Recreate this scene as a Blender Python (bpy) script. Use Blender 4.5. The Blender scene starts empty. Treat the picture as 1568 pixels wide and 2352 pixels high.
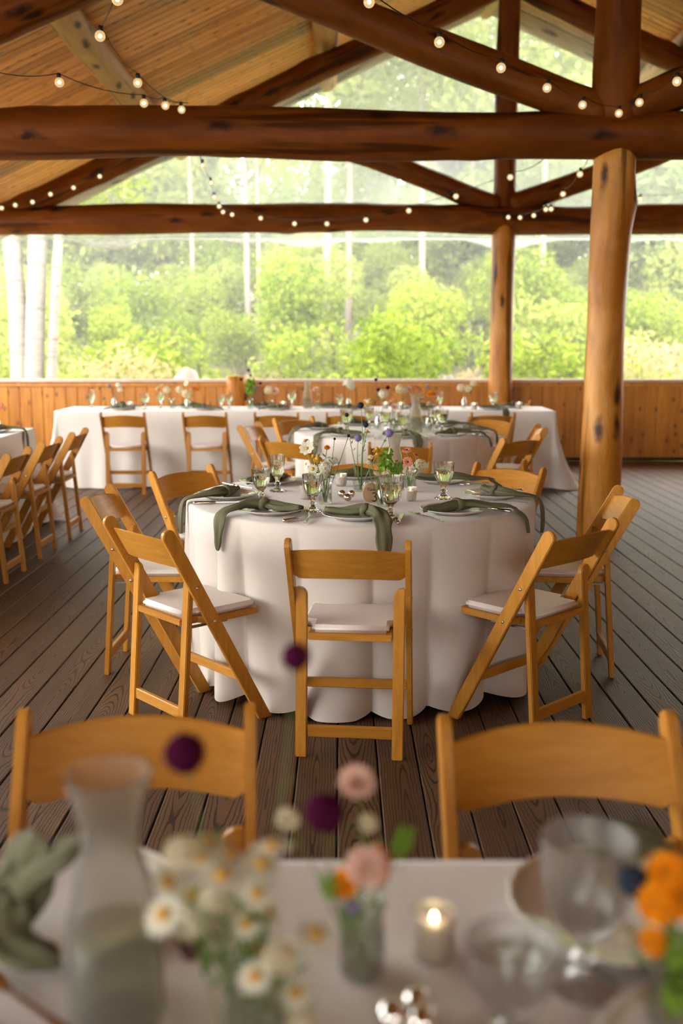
import bpy, bmesh, math, random
import numpy as np
from mathutils import Vector, Matrix, Euler

random.seed(7)
S = bpy.context.scene
COL = S.collection
PI = math.pi

# ------------------------------------------------------------------ camera
CAM_H, PITCH = 1.436, math.atan(391 / 2350)
cd = bpy.data.cameras.new('camera')
cam = bpy.data.objects.new('camera', cd)
COL.objects.link(cam)
cam.location = (0, 0, CAM_H)
cam.rotation_euler = (PI / 2 - PITCH, 0, 0)
cd.sensor_fit = 'VERTICAL'
cd.sensor_height = 36
cd.lens = 35.97
cd.clip_end = 400
cd.dof.use_dof = True
cd.dof.focus_distance = 4.05
cd.dof.aperture_fstop = 2.1
S.camera = cam

# ------------------------------------------------------------------ sky, exposure
W = bpy.data.worlds.new('overcast_sky')
S.world = W
W.use_nodes = True
wn = W.node_tree
bg = wn.nodes['Background']
bg.inputs['Color'].default_value = (1.0, 0.972, 0.915, 1)
bg.inputs['Strength'].default_value = 11.5
S.view_settings.view_transform = 'Standard'
S.view_settings.look = 'None'
S.view_settings.gamma = 1
S.view_settings.use_curve_mapping = False
S.view_settings.exposure = 0.0
S.cycles.max_bounces = 10
S.cycles.diffuse_bounces = 3
S.cycles.glossy_bounces = 4
S.cycles.transmission_bounces = 8
S.cycles.transparent_max_bounces = 12
S.cycles.sample_clamp_indirect = 4


# ------------------------------------------------------------------ measuring helper: a photo pixel at a known depth or height -> a point of the room
def _ray(px, py):
    u, v = (px - 784) / 2350, (1176 - py) / 2350
    c, s = math.cos(PITCH), math.sin(PITCH)
    return Vector((u, c + v * s, -s + v * c))


def at(px, py, Y):
    r = _ray(px, py)
    t = Y / r.y
    return Vector((r.x * t, Y, CAM_H + r.z * t))


def onz(px, py, z):
    r = _ray(px, py)
    t = (z - CAM_H) / r.z
    return Vector((r.x * t, r.y * t, z))


# ------------------------------------------------------------------ object helpers
def link(o, parent=None):
    COL.objects.link(o)
    if parent:
        o.parent = parent
    return o


def tag(o, label=None, cat=None, group=None, kind=None):
    if label: o['label'] = label
    if cat: o['category'] = cat
    if group: o['group'] = group
    if kind: o['kind'] = kind
    return o


def empty(name, loc=(0, 0, 0), rz=0, label=None, cat=None, group=None, kind=None, parent=None):
    o = bpy.data.objects.new(name, None)
    o.empty_display_size = 0.05
    o.location = loc
    o.rotation_euler = (0, 0, rz)
    link(o, parent)
    return tag(o, label, cat, group, kind)


def obj(name, mesh, parent=None, loc=(0, 0, 0), rot=(0, 0, 0), scale=None):
    o = bpy.data.objects.new(name, mesh)
    o.location = loc
    o.rotation_euler = rot
    if scale is not None:
        o.scale = (scale,) * 3 if isinstance(scale, (int, float)) else scale
    return link(o, parent)


def mesh(name, verts, faces, mat, smooth=True):
    m = bpy.data.meshes.new(name)
    m.from_pydata([tuple(v) for v in verts], [], faces)
    m.materials.append(mat)
    m.polygons.foreach_set('use_smooth', [smooth] * len(m.polygons))
    m.update()
    return m


def from_bm(name, bm, mat, smooth=False):
    m = bpy.data.meshes.new(name)
    bmesh.ops.recalc_face_normals(bm, faces=bm.faces)
    bm.to_mesh(m)
    bm.free()
    m.materials.append(mat)
    m.polygons.foreach_set('use_smooth', [smooth] * len(m.polygons))
    return m


class G:
    """collects verts and faces of one mesh"""
    def __init__(s):
        s.v, s.f = [], []

    def add(s, vs, fs):
        k = len(s.v)
        s.v += [tuple(v) for v in vs]
        s.f += [[i + k for i in f] for f in fs]
        return s

    def box(s, c, d, R=None):
        x, y, z = d[0] / 2, d[1] / 2, d[2] / 2
        vs = [Vector((a * x, b * y, e * z)) for a in (-1, 1) for b in (-1, 1) for e in (-1, 1)]
        if R: vs = [R @ v for v in vs]
        c = Vector(c)
        return s.add([v + c for v in vs], [[0, 1, 3, 2], [4, 6, 7, 5], [0, 4, 5, 1], [2, 3, 7, 6], [0, 2, 6, 4], [1, 5, 7, 3]])

    def tube(s, pts, r, n=6, cap=True):
        pts = [Vector(p) for p in pts]
        rs = r if isinstance(r, (list, tuple)) else [r] * len(pts)
        vs, fs = [], []
        prev = None
        for i, p in enumerate(pts):
            d = (pts[min(i + 1, len(pts) - 1)] - pts[max(i - 1, 0)])
            d = d.normalized() if d.length > 1e-9 else Vector((0, 0, 1))
            if prev is None:
                a = d.orthogonal().normalized()
            else:
                a = (prev - d * prev.dot(d))
                a = a.normalized() if a.length > 1e-6 else d.orthogonal().normalized()
            prev = a
            b = d.cross(a)
            for k in range(n):
                t = 2 * PI * k / n
                vs.append(p + (a * math.cos(t) + b * math.sin(t)) * rs[i])
        for i in range(len(pts) - 1):
            for k in range(n):
                fs.append([i * n + k, i * n + (k + 1) % n, (i + 1) * n + (k + 1) % n, (i + 1) * n + k])
        if cap:
            fs.append(list(range(n))[::-1])
            fs.append([(len(pts) - 1) * n + k for k in range(n)])
        return s.add(vs, fs)

    def lathe(s, prof, n=24, mod=None):
        vs, fs = [], []
        for i, (r, z) in enumerate(prof):
            for k in range(n):
                t = 2 * PI * k / n
                rr = r * (1 + (mod(i, t) if mod else 0))
                vs.append((rr * math.cos(t), rr * math.sin(t), z))
        for i in range(len(prof) - 1):
            for k in range(n):
                fs.append([i * n + k, i * n + (k + 1) % n, (i + 1) * n + (k + 1) % n, (i + 1) * n + k])
        return s.add(vs, fs)

    def ball(s, c, r, n=10, m=7, sz=1):
        c = Vector(c)
        vs, fs = [], []
        for i in range(m + 1):
            th = PI * i / m
            for k in range(n):
                t = 2 * PI * k / n
                vs.append(c + Vector((math.sin(th) * math.cos(t), math.sin(th) * math.sin(t), math.cos(th) * sz)) * r)
        for i in range(m):
            for k in range(n):
                fs.append([i * n + k, (i + 1) * n + k, (i + 1) * n + (k + 1) % n, i * n + (k + 1) % n])
        return s.add(vs, fs)

    def mesh(s, name, mat, smooth=True):
        return mesh(name, s.v, s.f, mat, smooth)


def np_mesh(name, V, F, mat, smooth=True):
    m = bpy.data.meshes.new(name)
    nf, k = F.shape
    m.vertices.add(len(V))
    m.vertices.foreach_set('co', np.asarray(V, 'f').ravel())
    m.loops.add(nf * k)
    m.loops.foreach_set('vertex_index', F.astype('i').ravel())
    m.polygons.add(nf)
    m.polygons.foreach_set('loop_start', np.arange(0, nf * k, k, dtype='i'))
    m.polygons.foreach_set('use_smooth', np.full(nf, smooth))
    m.materials.append(mat)
    m.update(calc_edges=True)
    return m


# ------------------------------------------------------------------ materials
class N:
    def __init__(s, name):
        s.m = bpy.data.materials.new(name)
        s.m.use_nodes = True
        s.t = s.m.node_tree
        s.b = s.t.nodes['Principled BSDF']
        s.out = s.t.nodes['Material Output']

    def n(s, typ, **kw):
        nd = s.t.nodes.new('ShaderNode' + typ)
        for k, v in kw.items():
            if k in nd.inputs: nd.inputs[k].default_value = v
            else: setattr(nd, k, v)
        return nd

    def l(s, a, b):
        s.t.links.new(a, b)

    def set(s, **kw):
        for k, v in kw.items():
            k = k.replace('_', ' ')
            s.b.inputs[k].default_value = (*v, 1) if isinstance(v, tuple) and len(v) == 3 else v
        return s

    def coord(s, scale=(1, 1, 1), rnd=0, src='Object'):
        tc = s.n('TexCoord')
        mp = s.n('Mapping')
        mp.inputs['Scale'].default_value = scale
        s.l(tc.outputs[src], mp.inputs['Vector'])
        if rnd:
            oi = s.n('ObjectInfo')
            mul = s.n('Math', operation='MULTIPLY')
            mul.inputs[1].default_value = rnd
            s.l(oi.outputs['Random'], mul.inputs[0])
            s.l(mul.outputs[0], mp.inputs['Location'])
        return mp.outputs[0]

    def noise(s, vec, scale, detail=4, rough=0.55, dist=0.0):
        nd = s.n('TexNoise', Scale=scale, Detail=detail, Roughness=rough, Distortion=dist)
        s.l(vec, nd.inputs['Vector'])
        return nd.outputs['Fac']

    def ramp(s, fac, stops, interp='LINEAR'):
        nd = s.n('ValToRGB')
        cr = nd.color_ramp
        cr.interpolation = interp
        while len(cr.elements) < len(stops): cr.elements.new(0.5)
        for e, (p, c) in zip(cr.elements, stops):
            e.position = p
            e.color = (*c, 1) if len(c) == 3 else c
        s.l(fac, nd.inputs[0])
        return nd.outputs[0]

    def mix(s, fac, a, b, typ='MIX'):
        nd = s.n('MixRGB', blend_type=typ)
        for i, x in ((0, fac), (1, a), (2, b)):
            if isinstance(x, (int, float)): nd.inputs[i].default_value = x
            elif isinstance(x, tuple): nd.inputs[i].default_value = (*x, 1)
            else: s.l(x, nd.inputs[i])
        return nd.outputs[0]

    def math(s, op, a, b=0.0):
        nd = s.n('Math', operation=op)
        for i, x in ((0, a), (1, b)):
            if isinstance(x, (int, float)): nd.inputs[i].default_value = x
            else: s.l(x, nd.inputs[i])
        return nd.outputs[0]

    def bump(s, h, strength=0.3, dist=0.005):
        nd = s.n('Bump', Strength=strength, Distance=dist)
        s.l(h, nd.inputs['Height'])
        s.l(nd.outputs[0], s.b.inputs['Normal'])

    def col(s, c):
        s.l(c, s.b.inputs['Base Color'])
        return s


def plain(name, c, rough=0.6, metal=0.0, **kw):
    return N(name).set(Base_Color=c, Roughness=rough, Metallic=metal, **kw).m


def mat_chair(name='honey_wood', sc=(9, 9, 1.2)):
    q = N(name)
    v = q.coord(sc, 40)
    n1 = q.noise(v, 6, 6, 0.6, 0.6)
    c = q.ramp(n1, [(0.25, (0.40, 0.165, 0.020)), (0.55, (0.50, 0.225, 0.032)), (0.8, (0.57, 0.285, 0.052))])
    oi = q.n('ObjectInfo')
    t = q.ramp(oi.outputs['Random'], [(0, (0.84, 0.8, 0.76)), (1, (1.12, 1.14, 1.16))])
    q.col(q.mix(1.0, c, t, 'MULTIPLY'))
    q.set(Roughness=0.32, Specular_IOR_Level=0.35)
    q.bump(n1, 0.05, 0.002)
    return q.m


def mat_log(name, lo, mid, hi, rough=0.38, spec=0.3):
    q = N(name)
    v = q.coord((1, 1, 0.22), 30)
    n1 = q.noise(v, 7, 7, 0.6, 0.8)
    c = q.ramp(n1, [(0.2, lo), (0.5, mid), (0.78, hi)])
    n4 = q.noise(q.coord((1, 1, 0.45), 5), 3.2, 4, 0.6, 0.6)
    c = q.mix(q.math('MULTIPLY', q.ramp(n4, [(0.52, (0, 0, 0)), (0.70, (1, 1, 1))]), 0.32), c, tuple(x * 1.15 for x in hi))
    # dark bark left in the grain, drawn out along the log
    v2 = q.coord((1, 1, 0.06), 17)
    n2 = q.noise(v2, 8, 3, 0.5, 0.3)
    st = q.ramp(n2, [(0.355, (1, 1, 1)), (0.42, (0, 0, 0))])
    c = q.mix(q.math('MULTIPLY', st, 0.7), c, tuple(x * 0.18 for x in lo))
    # knots: one per cell of the unrolled surface, long along the grain
    tc = q.n('TexCoord')
    sp = q.n('SeparateXYZ')
    q.l(tc.outputs['Object'], sp.inputs[0])
    oi = q.n('ObjectInfo')
    at_ = q.math('MULTIPLY', q.math('ARCTAN2', sp.outputs['Y'], sp.outputs['X']), 0.15)
    nz = q.n('TexNoise', Scale=9.0)
    q.l(tc.outputs['Object'], nz.inputs['Vector'])
    wob = q.math('MULTIPLY', q.math('SUBTRACT', nz.outputs['Fac'], 0.5), 0.10)
    cv = q.n('CombineXYZ')
    q.l(q.math('ADD', q.math('MULTIPLY', at_, 1.7), wob), cv.inputs[0])
    q.l(q.math('ADD', q.math('MULTIPLY', sp.outputs['Z'], 0.62), q.math('ADD', wob, q.math('MULTIPLY', oi.outputs['Random'], 37))), cv.inputs[1])
    vo = q.n('TexVoronoi', voronoi_dimensions='2D', Scale=2.6, Randomness=1.0)
    q.l(cv.outputs[0], vo.inputs['Vector'])
    kn = q.ramp(vo.outputs['Distance'], [(0.06, (1, 1, 1)), (0.20, (0, 0, 0))])
    sel = q.n('SeparateXYZ')
    q.l(vo.outputs['Color'], sel.inputs[0])
    kn = q.math('MULTIPLY', kn, q.math('GREATER_THAN', sel.outputs['X'], 0.3))
    c = q.mix(q.math('MULTIPLY', kn, 0.93), c, (0.018, 0.006, 0.003))
    q.col(c)
    q.set(Roughness=rough, Specular_IOR_Level=spec)
    q.bump(n1, 0.35, 0.012)
    return q.m


def mat_boards(name, lo, mid, hi, axis, rough=0.45, knots=True, tone=((0.82, 0.78, 0.76), (1.12, 1.13, 1.18))):
    q = N(name)
    sc = {'x': (0.12, 1, 1), 'z': (1, 1, 0.12), 'y': (1, 0.12, 1)}[axis]
    v = q.coord(sc, 50)
    n1 = q.noise(v, 16, 6, 0.6, 0.8)
    c = q.ramp(n1, [(0.25, lo), (0.5, mid), (0.75, hi)])
    oi = q.n('ObjectInfo')
    t = q.ramp(oi.outputs['Random'], [(0, tone[0]), (1, tone[1])])
    c = q.mix(1.0, c, t, 'MULTIPLY')
    if knots:
        tc = q.n('TexCoord')
        sp = q.n('SeparateXYZ')
        q.l(tc.outputs['Object'], sp.inputs[0])
        along, across = {'x': ('X', 'Y'), 'z': ('Z', 'X')}[axis]
        cv = q.n('CombineXYZ')
        q.l(q.math('ADD', sp.outputs[across], q.math('MULTIPLY', oi.outputs['Random'], 77)), cv.inputs[0])
        q.l(q.math('ADD', q.math('MULTIPLY', sp.outputs[along], 0.6), q.math('MULTIPLY', oi.outputs['Random'], 31)), cv.inputs[1])
        vo = q.n('TexVoronoi', voronoi_dimensions='2D', Scale=6.5, Randomness=1.0)
        q.l(cv.outputs[0], vo.inputs['Vector'])
        kn = q.ramp(vo.outputs['Distance'], [(0.05, (1, 1, 1)), (0.16, (0, 0, 0))])
        sel = q.n('SeparateXYZ')
        q.l(vo.outputs['Color'], sel.inputs[0])
        kn = q.math('MULTIPLY', kn, q.math('GREATER_THAN', sel.outputs['X'], 0.45))
        c = q.mix(q.math('MULTIPLY', kn, 0.75), c, tuple(x * 0.2 for x in lo))
    q.col(c)
    q.set(Roughness=rough)
    q.bump(n1, 0.1, 0.003)
    return q.m


def mat_deck():
    q = N('composite_deck')
    tc = q.n('TexCoord')
    sp = q.n('SeparateXYZ')
    q.l(tc.outputs['Object'], sp.inputs[0])
    oi = q.n('ObjectInfo')
    rnd = q.math('MULTIPLY', oi.outputs['Random'], 91.0)
    y = q.math('ADD', sp.outputs['Y'], rnd)
    # depth of the heart below the face wanders along the board: rings become cathedrals
    cy = q.n('CombineXYZ')
    q.l(q.math('MULTIPLY', y, 0.85), cy.inputs[1])
    q.l(rnd, cy.inputs[2])
    n1 = q.n('TexNoise', Scale=1.0, Detail=1.5, Roughness=0.4)
    q.l(cy.outputs[0], n1.inputs['Vector'])
    dep = q.math('MULTIPLY', q.math('SUBTRACT', n1.outputs['Fac'], 0.5), 0.27)
    cw = q.n('CombineXYZ')
    q.l(q.math('MULTIPLY', sp.outputs['X'], 22), cw.inputs[0])
    q.l(q.math('MULTIPLY', y, 7), cw.inputs[1])
    q.l(rnd, cw.inputs[2])
    n2 = q.n('TexNoise', Scale=1.0, Detail=2.0)
    q.l(cw.outputs[0], n2.inputs['Vector'])
    wob = q.math('MULTIPLY', q.math('SUBTRACT', n2.outputs['Fac'], 0.5), 0.012)
    x2 = q.math('ADD', sp.outputs['X'], q.math('MULTIPLY', q.math('SUBTRACT', oi.outputs['Random'], 0.5), 0.05))
    rr = q.math('SQRT', q.math('ADD', q.math('MULTIPLY', x2, x2), q.math('MULTIPLY', dep, dep)))
    w = q.math('SINE', q.math('MULTIPLY', q.math('ADD', rr, wob), 2 * PI / 0.0092))
    line = q.ramp(w, [(0.0, (0, 0, 0)), (0.45, (0, 0, 0)), (0.9, (1, 1, 1))])
    n3 = q.noise(q.coord((1, 0.1, 1), 9), 14, 4)
    base = q.ramp(n3, [(0.25, (0.078, 0.037, 0.016)), (0.75, (0.128, 0.065, 0.030))])
    t = q.ramp(oi.outputs['Random'], [(0, (0.85, 0.83, 0.82)), (1, (1.15, 1.16, 1.18))])
    base = q.mix(1.0, base, t, 'MULTIPLY')
    q.col(q.mix(q.math('MULTIPLY', line, 0.86), base, (0.010, 0.006, 0.004)))
    q.set(Roughness=0.5)
    q.b.inputs['Specular IOR Level'].default_value = 0.28
    q.bump(q.math('MULTIPLY', line, -1), 0.35, 0.0015)
    return q.m


def mat_cloth(name, c, scale=900, bump=0.12, sheen=0.25):
    q = N(name)
    v = q.coord((1, 1, 1))
    n1 = q.noise(v, 6, 3)
    q.col(q.ramp(n1, [(0.2, tuple(x * 0.95 for x in c)), (0.8, c)]))
    w = q.noise(v, scale, 2)
    q.set(Roughness=0.85, Sheen_Weight=sheen)
    q.bump(w, bump, 0.001)
    return q.m


def mat_glass(name, c=(0.98, 1.0, 0.97), rough=0.02, ior=1.46):
    return N(name).set(Base_Color=c, Roughness=rough, Transmission_Weight=1.0, IOR=ior).m


def mat_thin(name, tint=(0.97, 1, 0.98), k=0.12, rough=0.05):
    q = N(name)
    tr = q.n('BsdfTransparent', Color=(*tint, 1))
    gl = q.n('BsdfGlossy', Roughness=rough)
    lw = q.n('LayerWeight', Blend=0.35)
    mx = q.n('MixShader')
    f = q.math('ADD', q.math('MULTIPLY', lw.outputs['Facing'], 0.55), k)
    q.l(f, mx.inputs[0])
    q.l(tr.outputs[0], mx.inputs[1])
    q.l(gl.outputs[0], mx.inputs[2])
    q.l(mx.outputs[0], q.out.inputs[0])
    return q.m


def mat_leaf(name, cols, trans=0.45):
    q = N(name)
    g = q.n('NewGeometry')
    oi = q.n('ObjectInfo')
    f = q.math('ADD', q.math('MULTIPLY', g.outputs['Random Per Island'], 0.75), q.math('MULTIPLY', oi.outputs['Random'], 0.25))
    c = q.ramp(f, cols)
    d = q.n('BsdfDiffuse')
    tl = q.n('BsdfTranslucent')
    q.l(c, d.inputs['Color'])
    q.l(c, tl.inputs['Color'])
    mx = q.n('MixShader')
    mx.inputs[0].default_value = trans
    q.l(d.outputs[0], mx.inputs[1])
    q.l(tl.outputs[0], mx.inputs[2])
    q.l(mx.outputs[0], q.out.inputs[0])
    return q.m


def mat_petal(name, c, c2=None, trans=0.3):
    return mat_leaf(name, [(0, c), (1, c2 or tuple(x * 0.85 for x in c))], trans)


def emit(name, c, s):
    q = N(name)
    e = q.n('Emission', Color=(*c, 1), Strength=s)
    q.l(e.outputs[0], q.out.inputs[0])
    return q.m


M = dict(
    chair=mat_chair(),
    chair_h=mat_chair('honey_wood_level', (1.0, 9, 9)),
    bolt=plain('bolt_steel', (0.75, 0.74, 0.72), 0.3, 1.0),
    bracket=plain('bracket_steel', (0.35, 0.33, 0.3), 0.4, 1.0),
    cushion=N('cushion_vinyl').set(Base_Color=(0.80, 0.73, 0.68), Roughness=0.42).m,
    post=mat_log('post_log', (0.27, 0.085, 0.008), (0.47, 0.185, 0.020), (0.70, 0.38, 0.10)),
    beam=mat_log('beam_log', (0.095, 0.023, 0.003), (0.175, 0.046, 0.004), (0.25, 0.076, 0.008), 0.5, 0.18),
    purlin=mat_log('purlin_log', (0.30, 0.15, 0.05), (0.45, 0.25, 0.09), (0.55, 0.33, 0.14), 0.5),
    grey=mat_log('weathered_log', (0.38, 0.33, 0.27), (0.5, 0.44, 0.37), (0.58, 0.52, 0.45), 0.8),
    ceil=mat_boards('ceiling_pine', (0.50, 0.185, 0.033), (0.70, 0.285, 0.064), (0.84, 0.43, 0.14), 'x', 0.4, tone=((0.68, 0.6, 0.52), (1.2, 1.2, 1.3))),
    wall=mat_boards('wall_cedar', (0.34, 0.115, 0.010), (0.50, 0.195, 0.020), (0.60, 0.27, 0.038), 'z', 0.42),
    cap=mat_boards('rail_cap', (0.5, 0.36, 0.26), (0.6, 0.46, 0.36), (0.68, 0.55, 0.45), 'x', 0.6, False),
    dark=plain('dark_gap', (0.03, 0.018, 0.01), 0.8),
    deck=mat_deck(),
    cloth=mat_cloth('cream_cloth', (0.66, 0.605, 0.55)),
    linen=mat_cloth('white_linen', (0.74, 0.71, 0.67), 260, 0.35),
    napkin=mat_cloth('sage_napkin', (0.115, 0.113, 0.056), 700, 0.2, 0.0),
    china=N('white_china').set(Base_Color=(0.82, 0.80, 0.76), Roughness=0.06, Coat_Weight=0.6, Coat_Roughness=0.03).m,
    band=plain('rim_band', (0.62, 0.59, 0.46), 0.12),
    silver=plain('silver', (0.82, 0.80, 0.76), 0.16, 1.0),
    mercury=plain('mercury_glass', (0.9, 0.88, 0.85), 0.12, 1.0),
    glass=mat_glass('pressed_glass'),
    thin=mat_thin('thin_glass'),
    water=mat_glass('water', (0.99, 1.0, 0.95), 0.0, 1.32),
    frost=N('frosted_glass').set(Base_Color=(0.94, 0.96, 0.92), Roughness=0.25, Transmission_Weight=0.94, IOR=1.18).m,
    cwater=mat_thin('carafe_water', (0.80, 0.81, 0.70), 0.03),
    cup=mat_thin('frosted_cup', (0.97, 0.97, 0.96), 0.22, 0.4),
    wax=N('candle_wax').set(Base_Color=(0.90, 0.86, 0.80), Roughness=0.5, Emission_Color=(1, 0.6, 0.3), Emission_Strength=0.10).m,
    flame=emit('flame', (1, 0.75, 0.38), 22),
    slice=mat_boards('wood_slice', (0.42, 0.26, 0.13), (0.5, 0.32, 0.17), (0.56, 0.38, 0.22), 'z', 0.6, False),
    ink=plain('ink', (0.03, 0.02, 0.015), 0.7),
    bark=plain('slice_bark', (0.36, 0.22, 0.11), 0.8),
    wire=plain('black_wire', (0.012, 0.011, 0.01), 0.5),
    filament=emit('filament', (1, 0.74, 0.38), 26),
    bulb=None,
    stem=plain('flower_stem', (0.13, 0.22, 0.05), 0.5),
    leafy=mat_petal('flower_leaf', (0.12, 0.23, 0.05), (0.20, 0.30, 0.07), 0.3),
    white=mat_petal('white_petal', (0.86, 0.84, 0.74), (0.78, 0.78, 0.62)),
    cream=mat_petal('cream_petal', (0.84, 0.76, 0.56), (0.76, 0.7, 0.48)),
    yellow=plain('yellow_disc', (0.62, 0.36, 0.03), 0.7),
    coral=mat_petal('coral_petal', (0.80, 0.27, 0.15), (0.86, 0.42, 0.28)),
    pink=mat_petal('pink_petal', (0.86, 0.55, 0.45), (0.88, 0.68, 0.58)),
    orange=mat_petal('orange_petal', (0.85, 0.27, 0.01), (0.9, 0.4, 0.02)),
    gold=mat_petal('gold_petal', (0.55, 0.32, 0.03), (0.4, 0.24, 0.05)),
    lilac=mat_petal('lilac_spike', (0.22, 0.19, 0.42), (0.32, 0.28, 0.5), 0.1),
    navy=mat_petal('navy_spike', (0.02, 0.03, 0.05), (0.05, 0.06, 0.10), 0.1),
    plum=mat_petal('plum_spike', (0.045, 0.006, 0.022), (0.10, 0.012, 0.05), 0.15),
    brown=plain('brown_disc', (0.06, 0.015, 0.012), 0.8),
    lime=mat_petal('lime_bell', (0.36, 0.56, 0.09), (0.24, 0.44, 0.06), 0.5),
    vinyl=None,
)


def mat_vinyl():
    q = N('clear_vinyl')
    v = q.coord((1, 1, 1))
    n1 = q.noise(v, 1.6, 3, 0.5, 1.2)
    tr = q.n('BsdfTransparent', Color=(0.97, 0.99, 0.98, 1))
    tl = q.n('BsdfTranslucent', Color=(0.84, 0.91, 0.90, 1))
    gl = q.n('BsdfGlossy', Roughness=0.15)
    m1 = q.n('MixShader')
    q.l(q.math('ADD', q.math('MULTIPLY', n1, 0.12), 0.10), m1.inputs[0])
    q.l(tr.outputs[0], m1.inputs[1])
    q.l(tl.outputs[0], m1.inputs[2])
    m2 = q.n('MixShader')
    m2.inputs[0].default_value = 0.04
    q.l(m1.outputs[0], m2.inputs[1])
    q.l(gl.outputs[0], m2.inputs[2])
    q.l(m2.outputs[0], q.out.inputs[0])
    return q.m


M['vinyl'] = mat_vinyl()


def mat_bulb():
    """lit globe: clear glass that glows warm from its filament"""
    q = N('bulb_glass')
    tr, e, gl = q.n('BsdfTransparent'), q.n('Emission', Color=(1, 0.66, 0.28, 1), Strength=1.0), q.n('BsdfGlossy', Roughness=0.1)
    a, b = q.n('MixShader'), q.n('MixShader')
    a.inputs[0].default_value = 0.72
    b.inputs[0].default_value = 0.1
    q.l(tr.outputs[0], a.inputs[1]); q.l(e.outputs[0], a.inputs[2])
    q.l(a.outputs[0], b.inputs[1]); q.l(gl.outputs[0], b.inputs[2])
    q.l(b.outputs[0], q.out.inputs[0])
    return q.m


M['bulb'] = mat_bulb()

# ------------------------------------------------------------------ the deck
XL, XR, YB, YF = -5.0, 8.8, -10.0, 12.42
RX = 1.88                                            # ridge


def slab(w, l, h, bev, mat, name):
    bm = bmesh.new()
    bmesh.ops.create_cube(bm, size=1, matrix=Matrix.Diagonal((w, l, h, 1)))
    bmesh.ops.bevel(bm, geom=bm.edges[:], offset=bev, segments=1, affect='EDGES')
    return from_bm(name, bm, mat)


floor = empty('floor', kind='structure')
PW = 0.1385
pm = slab(PW - 0.006, YF - YB, 0.025, 0.003, M['deck'], 'plank')
for i in range(int((XR - XL) / PW)):
    obj('plank', pm, floor, (XL + PW * (i + .5), (YF + YB) / 2, -0.0125))
obj('joists', slab(XR - XL, YF - YB, 0.05, 0.005, M['dark'], 'joists'), floor, ((XL + XR) / 2, (YF + YB) / 2, -0.052))

# ------------------------------------------------------------------ railing walls
RH = 0.975


def rail_wall(name, x0, x1, loc, rz, pieces=True):
    w = empty(name, loc, rz, kind='structure')
    BW = 0.14
    n = int((x1 - x0) / BW)
    bm_ = slab(BW - 0.003, 0.02, RH - 0.06, 0.005, M['wall'], 'board')
    if pieces:
        for i in range(n):
            obj('board', bm_, w, (x0 + BW * (i + .5), -0.012, 0.045 + (RH - 0.06) / 2))
    else:
        obj('boards', slab(x1 - x0, 0.02, RH - 0.06, 0.005, M['wall'], 'boards'), w, ((x0 + x1) / 2, -0.012, 0.045 + (RH - 0.06) / 2))
    obj('backing', slab(x1 - x0, 0.04, RH - 0.03, 0.004, M['dark'], 'backing'), w, ((x0 + x1) / 2, 0.03, (RH - 0.03) / 2))
    obj('rail_cap', slab(x1 - x0, 0.17, 0.035, 0.006, M['cap'], 'rail_cap'), w, ((x0 + x1) / 2, 0.01, RH))
    obj('rail_trim', slab(x1 - x0, 0.022, 0.05, 0.004, M['wall'], 'rail_trim'), w, ((x0 + x1) / 2, -0.03, RH - 0.045))
    return w


rail_wall('wall_back', XL, XR, (0, YF, 0), 0)
rail_wall('wall_left', YB, YF, (XL, 0, 0), PI / 2, False)
rail_wall('wall_right', -YF, -YB, (XR, 0, 0), -PI / 2, False)


tag(obj('wall_right_upper', slab(0.1, YF - YB, 2.0, 0.01, M['wall'], 'wall_right_upper'), None, (XR + 0.02, (YF + YB) / 2, 1.97)), kind='structure')  # added out of view; closes the right side so light comes from the left
tag(obj('wall_left_upper', slab(0.1, -1.8 - YB, 2.0, 0.01, M['wall'], 'wall_left_upper'), None, (XL - 0.02, (-1.8 + YB) / 2, 1.97)), kind='structure')  # added unseen wall; holds back side light from behind the camera
# unseen end behind the camera; upper wall added to cut light from the right
rail_wall('wall_front', -XR, -XL, (0, YB, 0), PI, False)
tag(obj('wall_front_upper', slab(XR + 3.0, 0.1, 2.6, 0.01, M['wall'], 'wall_front_upper'), None, ((XR - 3.0) / 2, YB - 0.02, 2.27)), kind='structure')

# ------------------------------------------------------------------ logs
def log_mesh(L, r0, r1=None, seed=0, mat=None, name='log', rough=0.012, n=28, lumps=3):
    """a peeled log along local z from 0 to L, with swellings at its knots"""
    rnd = random.Random(seed)
    r1 = r1 or r0
    k = max(8, int(L / 0.09))
    ph = [rnd.uniform(0, 6.28) for _ in range(8)]
    kn = [(rnd.uniform(0, L), rnd.uniform(0, 6.28), rnd.uniform(0.5, 1.3)) for _ in range(int(L * lumps))]
    prof = []
    g = G()
    vs, fs = [], []
    for i in range(k + 1):
        z = L * i / k
        bx = 0.012 * math.sin(z * 1.1 + ph[0]) + 0.006 * math.sin(z * 2.7 + ph[1])
        by = 0.012 * math.sin(z * 0.9 + ph[2]) + 0.006 * math.sin(z * 2.3 + ph[3])
        for j in range(n):
            t = 2 * PI * j / n
            r = r0 + (r1 - r0) * i / k
            r += rough * (0.5 * math.sin(2 * t + ph[4] + z) + 0.4 * math.sin(3 * t + ph[5] - 1.7 * z) + 0.5 * math.sin(z * 3.1 + ph[6]))
            for (kz, kt, ka) in kn:
                dz = (z - kz) / 0.11
                if abs(dz) < 2.2:
                    dt = math.atan2(math.sin(t - kt), math.cos(t - kt)) / 0.5
                    r += 0.014 * ka * math.exp(-dz * dz - dt * dt)
            vs.append((bx + r * math.cos(t), by + r * math.sin(t), z))
    for i in range(k):
        for j in range(n):
            fs.append([i * n + j, i * n + (j + 1) % n, (i + 1) * n + (j + 1) % n, (i + 1) * n + j])
    fs.append(list(range(n))[::-1])
    fs.append([k * n + j for j in range(n)])
    g.add(vs, fs)
    m = g.mesh(name, mat)
    return m


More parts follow.
